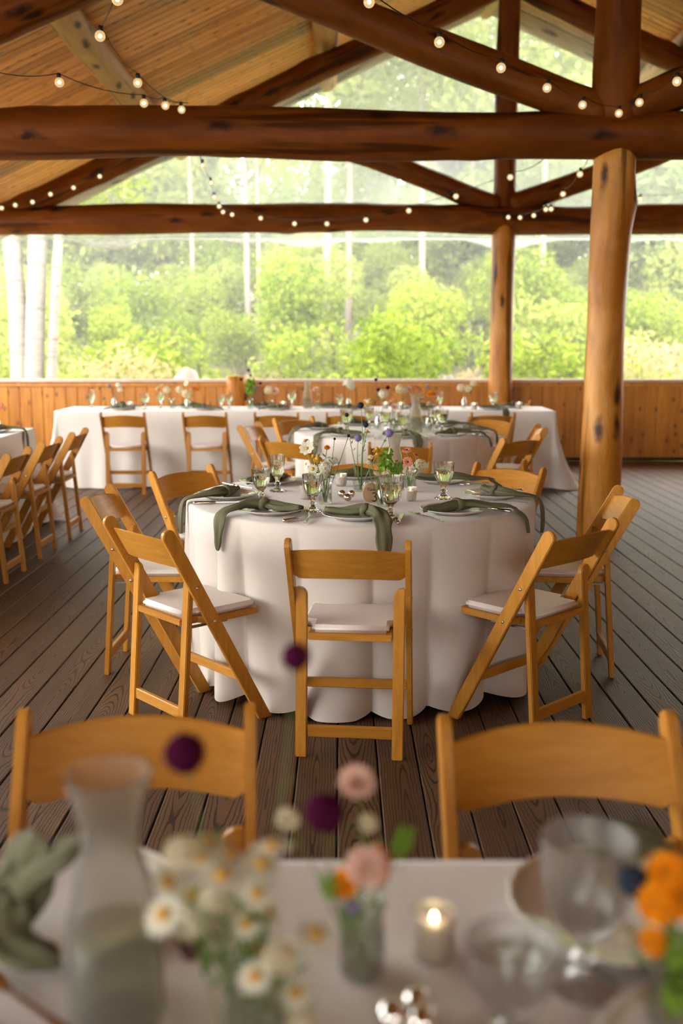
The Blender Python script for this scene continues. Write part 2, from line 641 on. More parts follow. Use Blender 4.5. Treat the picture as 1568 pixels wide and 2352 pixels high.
def log_between(name, a, b, r, r1=None, seed=0, mat=None, parent=None, twist=0.0):
    a, b = Vector(a), Vector(b)
    d = b - a
    m = log_mesh(d.length, r, r1, seed, mat, name)
    q = d.to_track_quat('Z', 'Y')
    o = obj(name, m, parent, a, (q @ Euler((0, 0, twist)).to_quaternion()).to_euler())
    return o


def raf_z(x): return 5.45 - 0.445 * abs(x - RX)


def truss(Y, label, seed):
    t = empty('log_truss', (0, Y, 0), 0, label, 'truss', 'log trusses under the roof')
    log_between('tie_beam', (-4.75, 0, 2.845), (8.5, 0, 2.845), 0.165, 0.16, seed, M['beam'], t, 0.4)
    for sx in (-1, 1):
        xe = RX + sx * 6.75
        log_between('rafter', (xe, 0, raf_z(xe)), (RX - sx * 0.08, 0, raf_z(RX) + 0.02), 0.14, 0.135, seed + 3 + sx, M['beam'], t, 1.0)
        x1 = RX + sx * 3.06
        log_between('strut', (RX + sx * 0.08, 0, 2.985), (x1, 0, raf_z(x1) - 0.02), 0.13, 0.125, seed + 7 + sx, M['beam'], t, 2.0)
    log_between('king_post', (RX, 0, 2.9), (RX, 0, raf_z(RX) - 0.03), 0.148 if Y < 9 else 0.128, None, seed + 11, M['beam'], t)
    return t


TN, TF = 7.38, 12.30
truss(TN, 'dark log truss nearer the camera, its tie beam crossing the upper picture', 20)
truss(TF, 'farther log truss in the gable above the cedar railing wall', 50)

POSTS = [(RX, TN, 0.150, 0.138, 'thick orange log post standing in the room right of the set table', 3),
         (RX, TF - 0.02, 0.135, 0.128, 'slimmer log post at the cedar railing wall', 9),
         (-4.6, TN, 0.15, 0.14, 'log post at the left eave under the nearer truss', 13),
         (-4.6, TF - 0.02, 0.14, 0.13, 'log post at the left eave corner by the railing', 14),
         (8.36, TN, 0.15, 0.14, 'log post at the right eave under the nearer truss', 15),
         (8.36, TF - 0.02, 0.14, 0.13, 'log post at the right eave corner by the railing', 16)]
for x, y, r0, r1, lab, sd in POSTS:
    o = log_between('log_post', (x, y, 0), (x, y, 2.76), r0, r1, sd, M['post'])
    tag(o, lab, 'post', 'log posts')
o = log_between('stub_post', (-1.24, 12.24, 0), (-1.24, 12.24, 1.035), 0.118, 0.116, 31, M['post'])
tag(o, 'short reddish log stub standing at the railing behind the long table', 'post')

PUR = [(RX, 'ridge log running under the roof peak'), (RX - 2.07, 'log purlin on the left roof slope nearer the ridge'),
       (RX - 4.03, 'brown knotty log purlin low on the left ceiling'), (RX - 6.2, 'log purlin along the left eave'),
       (RX + 2.07, 'log purlin on the right roof slope nearer the ridge'), (RX + 4.03, 'log purlin low on the right ceiling slope'),
       (RX + 6.2, 'log purlin along the right eave')]
for i, (x, lab) in enumerate(PUR):
    z = raf_z(x) + 0.27
    o = log_between('log_purlin', (x, -2, z), (x, 14.2, z), 0.135, 0.13, 70 + i, M['purlin'])
    tag(o, lab, 'purlin', 'log purlins under the ceiling')
for sx in (-1, 1):
    x1 = RX + sx * 6.9
    o = log_between('fly_rafter', (x1, 14.06, raf_z(x1) + 0.29), (RX, 14.06, raf_z(RX) + 0.29), 0.105, 0.105, 90 + sx, M['grey'])
    tag(o, 'weathered grey rafter outside the gable, %s of the ridge' % ('left' if sx < 0 else 'right'), 'rafter')

# ------------------------------------------------------------------ ceiling: pine boards on the purlins, the roof deck above
ceil = empty('ceiling', kind='structure')
RL = 7.3
CW = 0.14
cb = bmesh.new()
bmesh.ops.create_cube(cb, size=1, matrix=Matrix.Diagonal((RL, CW - 0.006, 0.02, 1)))
bmesh.ops.bevel(cb, geom=cb.edges[:], offset=0.0095, segments=1, affect='EDGES')
cbm = from_bm('ceiling_board', cb, M['ceil'])
ang = math.atan(0.445)
for sx in (-1, 1):
    cx, cz = RX + sx * math.cos(ang) * RL / 2, 5.45 + 0.435 - math.sin(ang) * RL / 2
    for i in range(55):
        obj('ceiling_board', cbm, ceil, (cx, 14.2 - CW * (i + .5), cz), (0, sx * ang, 0))
    obj('roof_deck', slab(RL, 24.5, 0.04, 0.004, M['dark'], 'roof_deck'), ceil, (cx + 0.02 * sx, 14.22 - 12.25, cz + 0.04), (0, sx * ang, 0))
    obj('ceiling_panel', slab(RL, 16.7, 0.02, 0.004, M['ceil'], 'ceiling_panel'), ceil, (cx, 14.2 - CW * 55 - 8.35, cz), (0, sx * ang, 0))

# clear vinyl hung in the gable outside the farther truss
vy = TF + 0.24
nx, nz = 60, 14
vs, fs = [], []
for i in range(nx + 1):
    x = RX - 6.4 + 12.8 * i / nx
    top = raf_z(x) + 0.12
    for j in range(nz + 1):
        z = 2.64 + (top - 2.64) * j / nz
        vs.append((x, vy + 0.012 * math.sin(x * 3 + z * 2.1) + 0.008 * math.sin(x * 7 - z), z))
for i in range(nx):
    for j in range(nz):
        a = i * (nz + 1) + j
        fs.append([a, a + nz + 1, a + nz + 2, a + 1])
vin = obj('vinyl_sheet', mesh('vinyl_sheet', vs, fs, M['vinyl']))
tag(vin, 'clear vinyl sheet closing the gable above the farther tie beam', 'sheet')
mvr = N('vinyl_roll')
_t, _d, _m = mvr.n('BsdfTransparent'), mvr.n('BsdfTranslucent', Color=(0.8, 0.8, 0.84, 1)), mvr.n('MixShader')
mvr.l(mvr.math('ADD', mvr.math('MULTIPLY', mvr.noise(mvr.coord((2, 2, 6)), 6, 3), 0.5), 0.12), _m.inputs[0])
mvr.l(_t.outputs[0], _m.inputs[1])
mvr.l(_d.outputs[0], _m.inputs[2])
mvr.l(_m.outputs[0], mvr.out.inputs[0])
g = G()
vs, fs = [], []
for i in range(161):
    x = RX - 6.3 + 12.6 * i / 160
    sag = 0.035 + 0.09 * max(0, math.sin(x * 2.6 + 2.6)) ** 2 + 0.03 * max(0, math.sin(x * 4.3))
    for j, (dy, dz) in enumerate(((0, 0.02), (-0.03, -0.2), (-0.045, -0.6), (-0.02, -1.0), (0.02, -0.8), (0.01, -0.2))):
        vs.append((x, vy + dy, 2.66 + dz * sag if j else 2.68))
for i in range(160):
    for j in range(5):
        fs.append([i * 6 + j, (i + 1) * 6 + j, (i + 1) * 6 + j + 1, i * 6 + j + 1])
obj('rolled_hem', g.add(vs, fs).mesh('rolled_hem', mvr.m), vin)

# ------------------------------------------------------------------ folding chair
def chair_protos():
    P = []
    C = M['chair']

    def cush(bm):
        m = from_bm('seat_cushion', bm, M['cushion'], True)
        for p in m.polygons: p.use_smooth = len(p.vertices) < 5
        return m

    def prism(pts, axis, t, c, bev=0.003):
        """extrude a closed 2D outline by t along axis, centred on c"""
        bm = bmesh.new()
        lo, hi = [], []
        for (a, b) in pts:
            for lst, s in ((lo, -t / 2), (hi, t / 2)):
                if axis == 'x': p = (c + s, a, b)
                elif axis == 'y': p = (a, c + s, b)
                else: p = (a, b, c + s)
                lst.append(bm.verts.new(p))
        n = len(pts)
        bm.faces.new(lo[::-1])
        bm.faces.new(hi)
        for i in range(n):
            bm.faces.new([lo[i], lo[(i + 1) % n], hi[(i + 1) % n], hi[i]])
        bmesh.ops.recalc_face_normals(bm, faces=bm.faces)
        eds = [e for e in bm.edges if len(e.link_faces) == 2 and e.calc_face_angle(0) > 0.7]
        bmesh.ops.bevel(bm, geom=eds, offset=bev, segments=2, affect='EDGES')
        return bm

    yb, yt, zt, w = 0.175, -0.252, 0.787, 0.0255
    d = Vector((yt - yb, zt)).normalized()
    nrm = Vector((d.y, -d.x))
    a0 = Vector((yb, 0))
    pts = []
    for sgn in (1, -1):
        p = a0 + nrm * w * sgn
        p = p - d * (p.y / d.y)
        pts.append(p)
    e = Vector((yt, zt)) - d * w
    arc = [e - nrm * w * math.cos(t) + d * w * math.sin(t) for t in [PI * k / 8 for k in range(9)]]
    outline = [tuple(pts[0]), tuple(pts[1])] + [tuple(p) for p in arc]
    for sx in (-1, 1):
        P.append(('side_rail', from_bm('side_rail', prism(outline, 'x', 0.021, sx * 0.201), C), []))
    # rear legs: flat boards, rounded on the inner top corner
    for sx in (-1, 1):
        xo, xi, r = sx * 0.189, sx * 0.149, 0.03
        o2 = [(xo, 0), (xi, 0), (xi, 0.60 - r)]
        o2 += [(xi + sx * r * (1 - math.cos(t)), 0.60 - r + r * math.sin(t)) for t in [PI / 2 * k / 5 for k in range(1, 6)]]
        o2 += [(xo, 0.60)]
        bm = prism(o2, 'y', 0.022, 0)
        for v in bm.verts:
            v.co.y += -0.185 + (v.co.z / 0.60) * 0.048
        P.append(('rear_leg', from_bm('rear_leg', bm, C), []))
    # curved backrest slat
    nn = 20
    vs, fs = [], []
    for i in range(nn + 1):
        x = -0.192 + 0.384 * i / nn
        u = x / 0.192
        k = 1 - u * u
        ed = max(0, abs(u) - 0.86) / 0.14
        zt_, zb_ = 0.741 + 0.017 * k, 0.637 + 0.012 * k + 0.016 * ed * ed
        for (z, o) in ((zt_, -0.006), (zt_ + 0.003, 0), (zt_, 0.006), (zb_, 0.006), (zb_ - 0.003, 0), (zb_, -0.006)):
            y = yb + (yt - yb) * z / zt - 0.038 * k + 0.004 + o
            vs.append((x, y, z))
    for i in range(nn):
        for j in range(6):
            fs.append([i * 6 + j, i * 6 + (j + 1) % 6, (i + 1) * 6 + (j + 1) % 6, (i + 1) * 6 + j])
    fs.append([0, 1, 2, 3, 4, 5])
    fs.append([nn * 6 + j for j in range(6)][::-1])
    bm = bmesh.new()
    vv = [bm.verts.new(v) for v in vs]
    for f in fs: bm.faces.new([vv[i] for i in f])
    m = from_bm('backrest', bm, M['chair_h'])
    P.append(('backrest', m, []))

    # seat frame and cushion
    def seat_outline(ins):
        p = [(-0.146 + ins, -0.165 + ins), (0.146 - ins, -0.165 + ins), (0.146 - ins, -0.09 + ins), (0.186 - ins, -0.07 + ins)]
        r = 0.035
        cx, cy = 0.186 - ins - r, 0.178 - ins - r
        p += [(cx + r * math.cos(t), cy + r * math.sin(t)) for t in [PI / 2 * k / 5 for k in range(6)]]
        p += [(-cx + r * math.cos(t), cy + r * math.sin(t)) for t in [PI / 2 + PI / 2 * k / 5 for k in range(6)]]
        p += [(-0.186 + ins, -0.07 + ins), (-0.146 + ins, -0.09 + ins)]
        return p
    bm = prism(seat_outline(0), 'z', 0.024, 0.428)
    P.append(('seat_frame', from_bm('seat_frame', bm, M['chair_h']), []))
    bm = prism(seat_outline(0.012), 'z', 0.028, 0.4535, 0.010)
    P.append(('seat_cushion', cush(bm), []))

    def bar(name, x, y, z0, z1, t):
        bm = bmesh.new()
        bmesh.ops.create_cube(bm, size=1, matrix=Matrix.Translation((0, y, (z0 + z1) / 2)) @ Matrix.Diagonal((2 * x, t, z1 - z0, 1)))
        bmesh.ops.bevel(bm, geom=bm.edges[:], offset=0.003, segments=1, affect='EDGES')
        P.append((name, from_bm(name, bm, M['chair_h']), []))
    zc = 0.185
    bar('front_stretcher', 0.191, yb + (yt - yb) * zc / zt, 0.167, 0.202, 0.02)
    bar('rear_stretcher', 0.150, -0.185 + 0.0105, 0.07, 0.112, 0.019)
    for sx in (-1, 1):
        g = G()
        g.box((sx * 0.168, -0.055, 0.412), (0.012, 0.16, 0.008))
        P.append(('slide_bracket', g.mesh('slide_bracket', M['bracket'], False), []))
        for z, dx in ((0.565, 0.2125), (0.43, 0.2125)):
            g = G()
            y = yb + (yt - yb) * z / zt
            g.tube([(sx * dx, y, z), (sx * (dx + 0.003), y, z)], 0.0055, 8)
            P.append(('bolt', g.mesh('bolt', M['bolt']), []))
        g = G()
        g.tube([(sx * 0.158, -0.132, 0.565), (sx * 0.158, -0.1275, 0.565)], 0.0055, 8)
        P.append(('bolt', g.mesh('bolt', M['bolt']), []))
    return P


CH = chair_protos()


def chair(x, y, face, label, group):
    """face = direction (dx,dy) the sitter looks"""
    rz = math.atan2(-face[0], face[1])
    r = empty('folding_chair', (x, y, 0), rz, label, 'chair', group)
    for nme, m, _ in CH:
        obj(nme, m, r)
    return r


# ------------------------------------------------------------------ table cloths
def round_cloth(cx, cy, R, H, nf, seed, label, mat):
    rnd = random.Random(seed)
    n = 480
    fold = []
    t = rnd.uniform(0, 0.2)
    while t < 2 * PI - 0.12:
        w = rnd.uniform(0.6, 1.5) * 2 * PI / nf
        fold.append((t, w, rnd.uniform(0.35, 1.2)))
        t += w
    rr = [0.0] * n
    hem = [0.0] * n
    for k in range(n):
        th = 2 * PI * k / n
        for (t0, w, a) in fold:
            u = (th - t0) / w
            if 0 <= u < 1:
                s = math.sin(PI * u)
                rr[k] = a * (s ** 0.55)
                hem[k] = s
                break
    # rings: top then skirt
    rings = [(0.0, H, 0), (R * 0.35, H, 0), (R * 0.7, H, 0), (R * 0.93, H, 0), (R * 0.985, H - 0.001, 0), (R * 1.0, H - 0.006, 0.0), (R * 1.006, H - 0.02, 0.02)]
    L = 16
    for j in range(1, L + 1):
        u = j / L
        rings.append((R * 1.008 + 0.012 * u, H - 0.02 - (H - 0.028) * u, u))
    vs, fs = [], []
    for (r, z, u) in rings:
        amp = 0.0 if u == 0 else 0.004 + 0.084 * (3 * min(1, u * 1.15) ** 2 - 2 * min(1, u * 1.15) ** 3) ** 0.62
        for k in range(n):
            th = 2 * PI * k / n
            q = r + amp * (rr[k] - 0.62) * (u > 0)
            q += 0.008 * u * math.sin(5 * th + seed) + 0.006 * u * math.sin(11 * th + 3 * u)
            zz = z + (0.03 * (1 - hem[k]) * (u ** 6)) + (0.012 * math.sin(4 * th + seed) * u ** 3)
            zz = max(zz, 0.006)
            vs.append((q * math.cos(th), q * math.sin(th), zz))
    for i in range(len(rings) - 1):
        for k in range(n):
            fs.append([i * n + k, (i + 1) * n + k, (i + 1) * n + (k + 1) % n, i * n + (k + 1) % n])
    o = obj('tablecloth', mesh('tablecloth', vs, fs, mat), None, (cx, cy, 0))
    return tag(o, label, 'tablecloth', 'round table cloths')


def rect_cloth(x0, x1, y0, y1, H, seed, label, mat, drop=None, flare=0.1):
    """floor-length cloth with folds along the sides of a long table"""
    rnd = random.Random(seed)
    hx, hy, cr = (x1 - x0) / 2, (y1 - y0) / 2, 0.03
    per = []
    step = 0.022

    def side(a, b, nrm):
        a, b = Vector(a), Vector(b)
        L = (b - a).length
        k = int(L / step)
        for i in range(k):
            per.append((a + (b - a) * i / k, Vector(nrm)))

    def corner(c, a0):
        for i in range(7):
            t = a0 + PI / 2 * i / 7
            dd = Vector((math.cos(t), math.sin(t)))
            per.append((Vector(c) + dd * cr, dd))
    X, Y = hx - cr, hy - cr
    side((hx, -Y), (hx, Y), (1, 0)); corner((X, Y), 0)
    side((X, hy), (-X, hy), (0, 1)); corner((-X, Y), PI / 2)
    side((-hx, Y), (-hx, -Y), (-1, 0)); corner((-X, -Y), PI)
    side((-X, -hy), (X, -hy), (0, -1)); corner((X, -Y), 1.5 * PI)
    n = len(per)
    s = 0
    ph = [rnd.uniform(0, 6.28) for _ in range(4)]
    drop = drop or (H - 0.012)
    L = 12
    rows = [(0.02, 0.0, 0), (0.004, 0, 0), (0.0, -0.006, 0)] + [(0.0, -0.01 - (drop - 0.01) * j / L, j / L) for j in range(1, L + 1)]
    vs, fs = [], []
    for (ins, dz, u) in rows:
        for k, (p, d) in enumerate(per):
            a = k * step
            f = 0.5 + 0.5 * math.sin(a * 19 + 1.6 * math.sin(a * 3.3 + ph[0]) + ph[1])
            f2 = 0.5 + 0.5 * math.sin(a * 7.3 + 2.2 * math.sin(a * 1.7 + ph[2]) + ph[3])
            diag = abs(d.x * d.y) * 2
            o = u * (0.03 * f + 0.05 * f2) * (0.35 + 0.65 * u) + flare * u * u * (0.25 + 1.3 * diag) - ins
            zz = H + dz + 0.012 * math.sin(a * 4 + ph[0]) * u ** 3
            vs.append((p.x + d.x * o, p.y + d.y * o, max(zz, 0.006)))
    for i in range(len(rows) - 1):
        for k in range(n):
            fs.append([i * n + k, (i + 1) * n + k, (i + 1) * n + (k + 1) % n, i * n + (k + 1) % n])
    fs.append(list(range(n)))
    o = obj('tablecloth', mesh('tablecloth', vs, fs, mat), None, ((x0 + x1) / 2, (y0 + y1) / 2, 0))
    return tag(o, label, 'tablecloth', 'long table cloths')


TZ = 0.76
T3, T2, TR = (0.085, 4.50), (0.40, 7.88), 0.762
round_cloth(*T3, TR, TZ, 25, 5, 'cream floor-length cloth over the round table with the wooden number 3', M['cloth'])
round_cloth(*T2, TR, TZ, 25, 8, 'cream cloth over the second round table, before the long table', M['cloth'])
rect_cloth(-2.84, 2.12, 10.12, 10.88, TZ, 3, 'white linen cloth over the long head table along the cedar wall', M['linen'], flare=0.16)
rect_cloth(-3.2, -2.43, 4.9, 8.13, TZ, 4, 'white cloth over the long table at the left picture edge', M['linen'], flare=0.10)
rect_cloth(-1.9, 1.9, 0.45, 1.262, TZ, 6, 'cream cloth over the nearest table, across the bottom of the picture', M['cloth'], flare=0.0)


# ------------------------------------------------------------------ tableware
def lathe_mesh(name, prof, mat, n=32, mod=None, smooth=True):
    m = G().lathe(prof, n, mod).mesh(name, mat, smooth)
    m.set_sharp_from_angle(angle=0.65)
    return m


PLATE = lathe_mesh('plate', [(0.0, 0.004), (0.07, 0.004), (0.075, 0.0), (0.082, 0.0), (0.095, 0.007), (0.134, 0.019), (0.136, 0.021),
                             (0.134, 0.0225), (0.128, 0.021), (0.100, 0.012), (0.088, 0.0095), (0.0, 0.0095)], M['china'], 64,
                   lambda i, t: 0.012 * math.cos(24 * t) if 5 <= i <= 7 else 0)
BAND = lathe_mesh('rim_band', [(0.1285, 0.0215), (0.119, 0.0185), (0.119, 0.0178), (0.1285, 0.0209)], M['band'], 48)


def goblet_profile(h, r, stem, foot):
    bowl0 = stem
    out = [(0.0, 0.0), (foot, 0.0), (foot, 0.004), (foot * 0.55, 0.010), (0.010, 0.020), (0.0085, stem * 0.42), (0.0145, stem * 0.55), (0.0085, stem * 0.72),
           (0.012, stem * 0.92), (r * 0.62, bowl0 + 0.012), (r * 0.80, bowl0 + 0.03), (r * 0.92, bowl0 + (h - bowl0) * 0.6), (r, h)]
    inn = [(r - 0.0022, h), (r * 0.92 - 0.003, bowl0 + (h - bowl0) * 0.6), (r * 0.80 - 0.004, bowl0 + 0.032), (r * 0.55, bowl0 + 0.016), (0, bowl0 + 0.010)]
    return out + inn


def goblet_mesh(h, r, stem, foot, flutes):
    p = goblet_profile(h, r, stem, foot)
    return lathe_mesh('glass_body', p, M['glass'], 48, lambda i, t: 0.045 * math.cos(flutes * t) * (1 if 8 <= i <= 11 else 0) + (0.05 * math.cos(12 * t) if i in (2, 3) else 0))


def water_mesh(h, r, stem):
    b = stem
    z1 = b + (h - b) * 0.72
    return lathe_mesh('water', [(0, b + 0.0115), (r * 0.54, b + 0.0175), (r * 0.80 - 0.0048, b + 0.033), (r * 0.92 - 0.0038, b + (h - b) * 0.6), (r * 0.95 - 0.0036, z1), (0, z1)], M['water'], 32)


GOB = {'short': (goblet_mesh(0.142, 0.041, 0.055, 0.034, 16), water_mesh(0.142, 0.041, 0.055)),
       'tall': (goblet_mesh(0.168, 0.037, 0.062, 0.036, 12), water_mesh(0.168, 0.037, 0.062)),
       'wide': (goblet_mesh(0.168, 0.049, 0.060, 0.037, 20), water_mesh(0.168, 0.049, 0.060)),
       'coupe': (goblet_mesh(0.108, 0.047, 0.034, 0.034, 14), water_mesh(0.108, 0.047, 0.034)),
       'cut': (goblet_mesh(0.150, 0.042, 0.058, 0.034, 8), water_mesh(0.150, 0.042, 0.058))}


def goblet(kind, p, label, group, s=1.0):
    r = empty('goblet', p, random.uniform(0, 3), label, 'glass', group)
    r.scale = (s, s, s)
    m, w = GOB[kind]
    if group == 'foreground goblets':           # frosted thin glass, paler than the pressed glass
        m, w = m.copy(), w.copy()
        m.materials[0], w.materials[0] = M['cup'], M['thin']
    obj('glass_body', m, r)
    obj('water', w, r)
    return r


CAR_OUT = [(0, 0), (0.040, 0), (0.047, 0.006), (0.0475, 0.06), (0.045, 0.11), (0.038, 0.15), (0.030, 0.178), (0.0275, 0.195), (0.029, 0.212), (0.036, 0.238), (0.0425, 0.262)]
CAR_IN = [(0.040, 0.262), (0.0335, 0.238), (0.0265, 0.212), (0.025, 0.195), (0.0275, 0.178), (0.0355, 0.15), (0.0425, 0.11), (0.0445, 0.06), (0.043, 0.01), (0, 0.008)]
CAR = lathe_mesh('glass_body', CAR_OUT + CAR_IN, M['frost'], 40)
CARW = lathe_mesh('water', [(0, 0.0085), (0.0425, 0.0105), (0.044, 0.06), (0.0428, 0.10), (0, 0.10)], M['cwater'], 32)


def carafe(p, label, s=1.0):
    r = empty('carafe', p, 0, label, 'carafe', 'water carafes')
    r.scale = (s, s, s)
    obj('glass_body', CAR, r)
    obj('water', CARW, r)
    return r


def votive_meshes():
    cup = lathe_mesh('glass_cup', [(0, 0), (0.024, 0), (0.027, 0.004), (0.030, 0.062), (0.0288, 0.062), (0.0258, 0.008), (0, 0.006)], M['cup'], 28)
    wax = lathe_mesh('wax', [(0, 0.007), (0.0252, 0.0085), (0.0278, 0.044), (0.024, 0.046), (0, 0.044)], M['wax'], 24)
    g = G()
    g.lathe([(0, 0.048), (0.0028, 0.050), (0.0036, 0.053), (0.0022, 0.058), (0, 0.062)], 10)
    return cup, wax, g.mesh('flame', M['flame'])


VOT = votive_meshes()


def votive(p, label, s=1.0, group='votive candles'):
    r = empty('votive_candle', p, 0, label, 'candle', group)
    r.scale = (s, s, s)
    for nme, m in zip(('glass_cup', 'wax', 'flame'), VOT): obj(nme, m, r)
    return r


def vase_mesh(h, r, neck):
    return lathe_mesh('glass_body', [(0, 0), (r * 0.92, 0), (r, 0.006), (r, h * 0.62), (neck, h * 0.82), (neck * 1.0, h * 0.92), (neck * 1.12, h),
                                     (neck * 1.12 - 0.002, h), (neck - 0.002, h * 0.92), (neck - 0.002, h * 0.82), (r - 0.002, h * 0.62), (r - 0.002, 0.008), (0, 0.007)], M['thin'], 28)


VASE = {'bottle': (vase_mesh(0.115, 0.026, 0.017), 0.115), 'cup': (vase_mesh(0.085, 0.027, 0.026), 0.085), 'bowl': (vase_mesh(0.05, 0.034, 0.036), 0.05), 'jar': (vase_mesh(0.10, 0.031, 0.029), 0.10)}
VW = {k: lathe_mesh('water', [(0, 0.0075), (0.9 * r, 0.0085), (0.9 * r, h), (0, h)], M['thin'], 20) for k, (r, h) in
      {'bottle': (0.024, 0.06), 'cup': (0.025, 0.045), 'bowl': (0.031, 0.026), 'jar': (0.029, 0.055)}.items()}


def vase(kind, p, label, group='bud vases', s=1.0):
    r = empty('bud_vase', p, 0, label, 'vase', group)
    r.scale = (s, s, s)
    obj('glass_body', VASE[kind][0], r)
    obj('water', VW[kind], r)
    return r


def fork_mesh():
    g = G()
    def z(y): return 0.003 + 0.006 * max(0, math.sin((y + 0.1) * 13)) + (0.004 if y > 0.05 else 0)
    pts = [(-0.1, 0.0055), (-0.085, 0.0065), (-0.03, 0.0035), (0.025, 0.003), (0.045, 0.009), (0.06, 0.0115)]
    vs, fs = [], []
    for (y, w) in pts:
        for s in (-1, 1):
            for dz in (0, 0.0022):
                vs.append((s * w, y, z(y) + dz))
    for i in range(len(pts) - 1):
        a, b = i * 4, i * 4 + 4
        fs += [[a, a + 2, b + 2, b], [a + 1, b + 1, b + 3, a + 3], [a, b, b + 1, a + 1], [a + 2, a + 3, b + 3, b + 2]]
    fs += [[0, 1, 3, 2], [20, 22, 23, 21]]
    g.add(vs, fs)
    for k in (-1.5, -0.5, 0.5, 1.5):
        g.box((k * 0.0062, 0.081, 0.012), (0.0032, 0.046, 0.0018), Matrix.Rotation(0.12, 3, 'X'))
    return g.mesh('fork', M['silver'], False)


def knife_meshes():
    h, b = G(), G()
    h.tube([(0, -0.11, 0.006), (0, -0.106, 0.006), (0, -0.06, 0.006), (0, -0.02, 0.006), (0, -0.015, 0.006)], [0.004, 0.0075, 0.0068, 0.006, 0.0035], 8)
    b.box((0, 0.045, 0.006), (0.002, 0.12, 0.016), Matrix.Rotation(PI / 2 * 0.9, 3, 'Y'))
    b.box((0, 0.108, 0.006), (0.002, 0.02, 0.010), Matrix.Rotation(PI / 2 * 0.9, 3, 'Y'))
    return h.mesh('handle', M['silver']), b.mesh('blade', M['silver'], False)


FORK = fork_mesh()
KNIFE = knife_meshes()


def fork(p, rz, label, group='table forks'):
    return tag(obj('fork', FORK, None, p, (0, 0, rz)), label, 'fork', group)


def knife(p, rz, label, group='table knives'):
    r = empty('knife', p, rz, label, 'knife', group)
    obj('handle', KNIFE[0], r)
    obj('blade', KNIFE[1], r)
    return r


def sweep(path, n=16, seed=0):
    """a folded cloth strip: path of (x,y,z,halfwidth,halfthick); cross-section is a crumpled flat oval"""
    rnd = random.Random(seed)
    P = [Vector(p[:3]) for p in path]
    # resample smoothly
    pts = []
    K = 5
    for i in range(len(P) - 1):
        a, b, c, d = P[max(i - 1, 0)], P[i], P[i + 1], P[min(i + 2, len(P) - 1)]
        for k in range(K):
            t = k / K
            q = 0.5 * ((2 * b) + (c - a) * t + (2 * a - 5 * b + 4 * c - d) * t * t + (3 * b - a - 3 * c + d) * t ** 3)
            w = path[i][3] * (1 - t) + path[i + 1][3] * t
            h = path[i][4] * (1 - t) + path[i + 1][4] * t
            pts.append((q, w, h))
    pts.append((P[-1], path[-1][3], path[-1][4]))
    ph = rnd.uniform(0, 6)
    vs, fs = [], []
    up = Vector((0, 0, 1))
    lat_prev = None
    for i, (p, w, h) in enumerate(pts):
        d = (pts[min(i + 1, len(pts) - 1)][0] - pts[max(i - 1, 0)][0]).normalized()
        lat = d.cross(up)
        if lat.length < 0.25:
            lat = lat_prev - d * lat_prev.dot(d)
        lat.normalize()
        if lat_prev is not None and lat.dot(lat_prev) < 0: lat = -lat
        if lat_prev is not None:
            lat = (lat * 0.5 + lat_prev * 0.5); lat = (lat - d * lat.dot(d)).normalized()
        lat_prev = lat
        nr = lat.cross(d)
        for k in range(n):
            t = 2 * PI * k / n
            cr = 1 + 0.34 * math.sin(3 * t + ph + i * 0.22) + 0.30 * math.sin(6 * t - i * 0.15 + ph)
            vs.append(p + lat * math.cos(t) * w * (0.9 + 0.1 * math.sin(i * 0.6 + ph)) + nr * math.sin(t) * h * cr)
    m = len(pts)
    for i in range(m - 1):
        for k in range(n):
            fs.append([i * n + k, i * n + (k + 1) % n, (i + 1) * n + (k + 1) % n, (i + 1) * n + k])
    fs.append(list(range(n))[::-1])
    fs.append([(m - 1) * n + k for k in range(n)])
    return vs, fs


def napkin_mesh(path, knot_i, seed):
    g = G()
    g.add(*sweep(path, 26, seed))
    # the knot: a band wound round the waist of the strip
    p = Vector(path[knot_i][:3])
    d = (Vector(path[knot_i + 1][:3]) - Vector(path[knot_i - 1][:3])).normalized()
    lat = d.cross(Vector((0, 0, 1))).normalized()
    nr = lat.cross(d)
    w, h = path[knot_i][3] * 1.12, path[knot_i][4] * 1.2
    vs, fs = [], []
    n, m = 20, 8
    for i in range(n):
        t = 2 * PI * i / n
        c = lat * math.cos(t) * w + nr * math.sin(t) * h
        rad = c.normalized()
        for j in range(m):
            a = 2 * PI * j / m
            rr = 0.009 * (1 + 0.25 * math.sin(3 * t + seed))
            vs.append(p + c + rad * math.cos(a) * rr * 0.7 + d * (math.sin(a) * rr * 1.5 + 0.006 * math.sin(2 * t + seed)))
    for i in range(n):
        for j in range(m):
            fs.append([i * m + j, i * m + (j + 1) % m, ((i + 1) % n) * m + (j + 1) % m, ((i + 1) % n) * m + j])
    g.add(vs, fs)
    return g.mesh('napkin', M['napkin'])


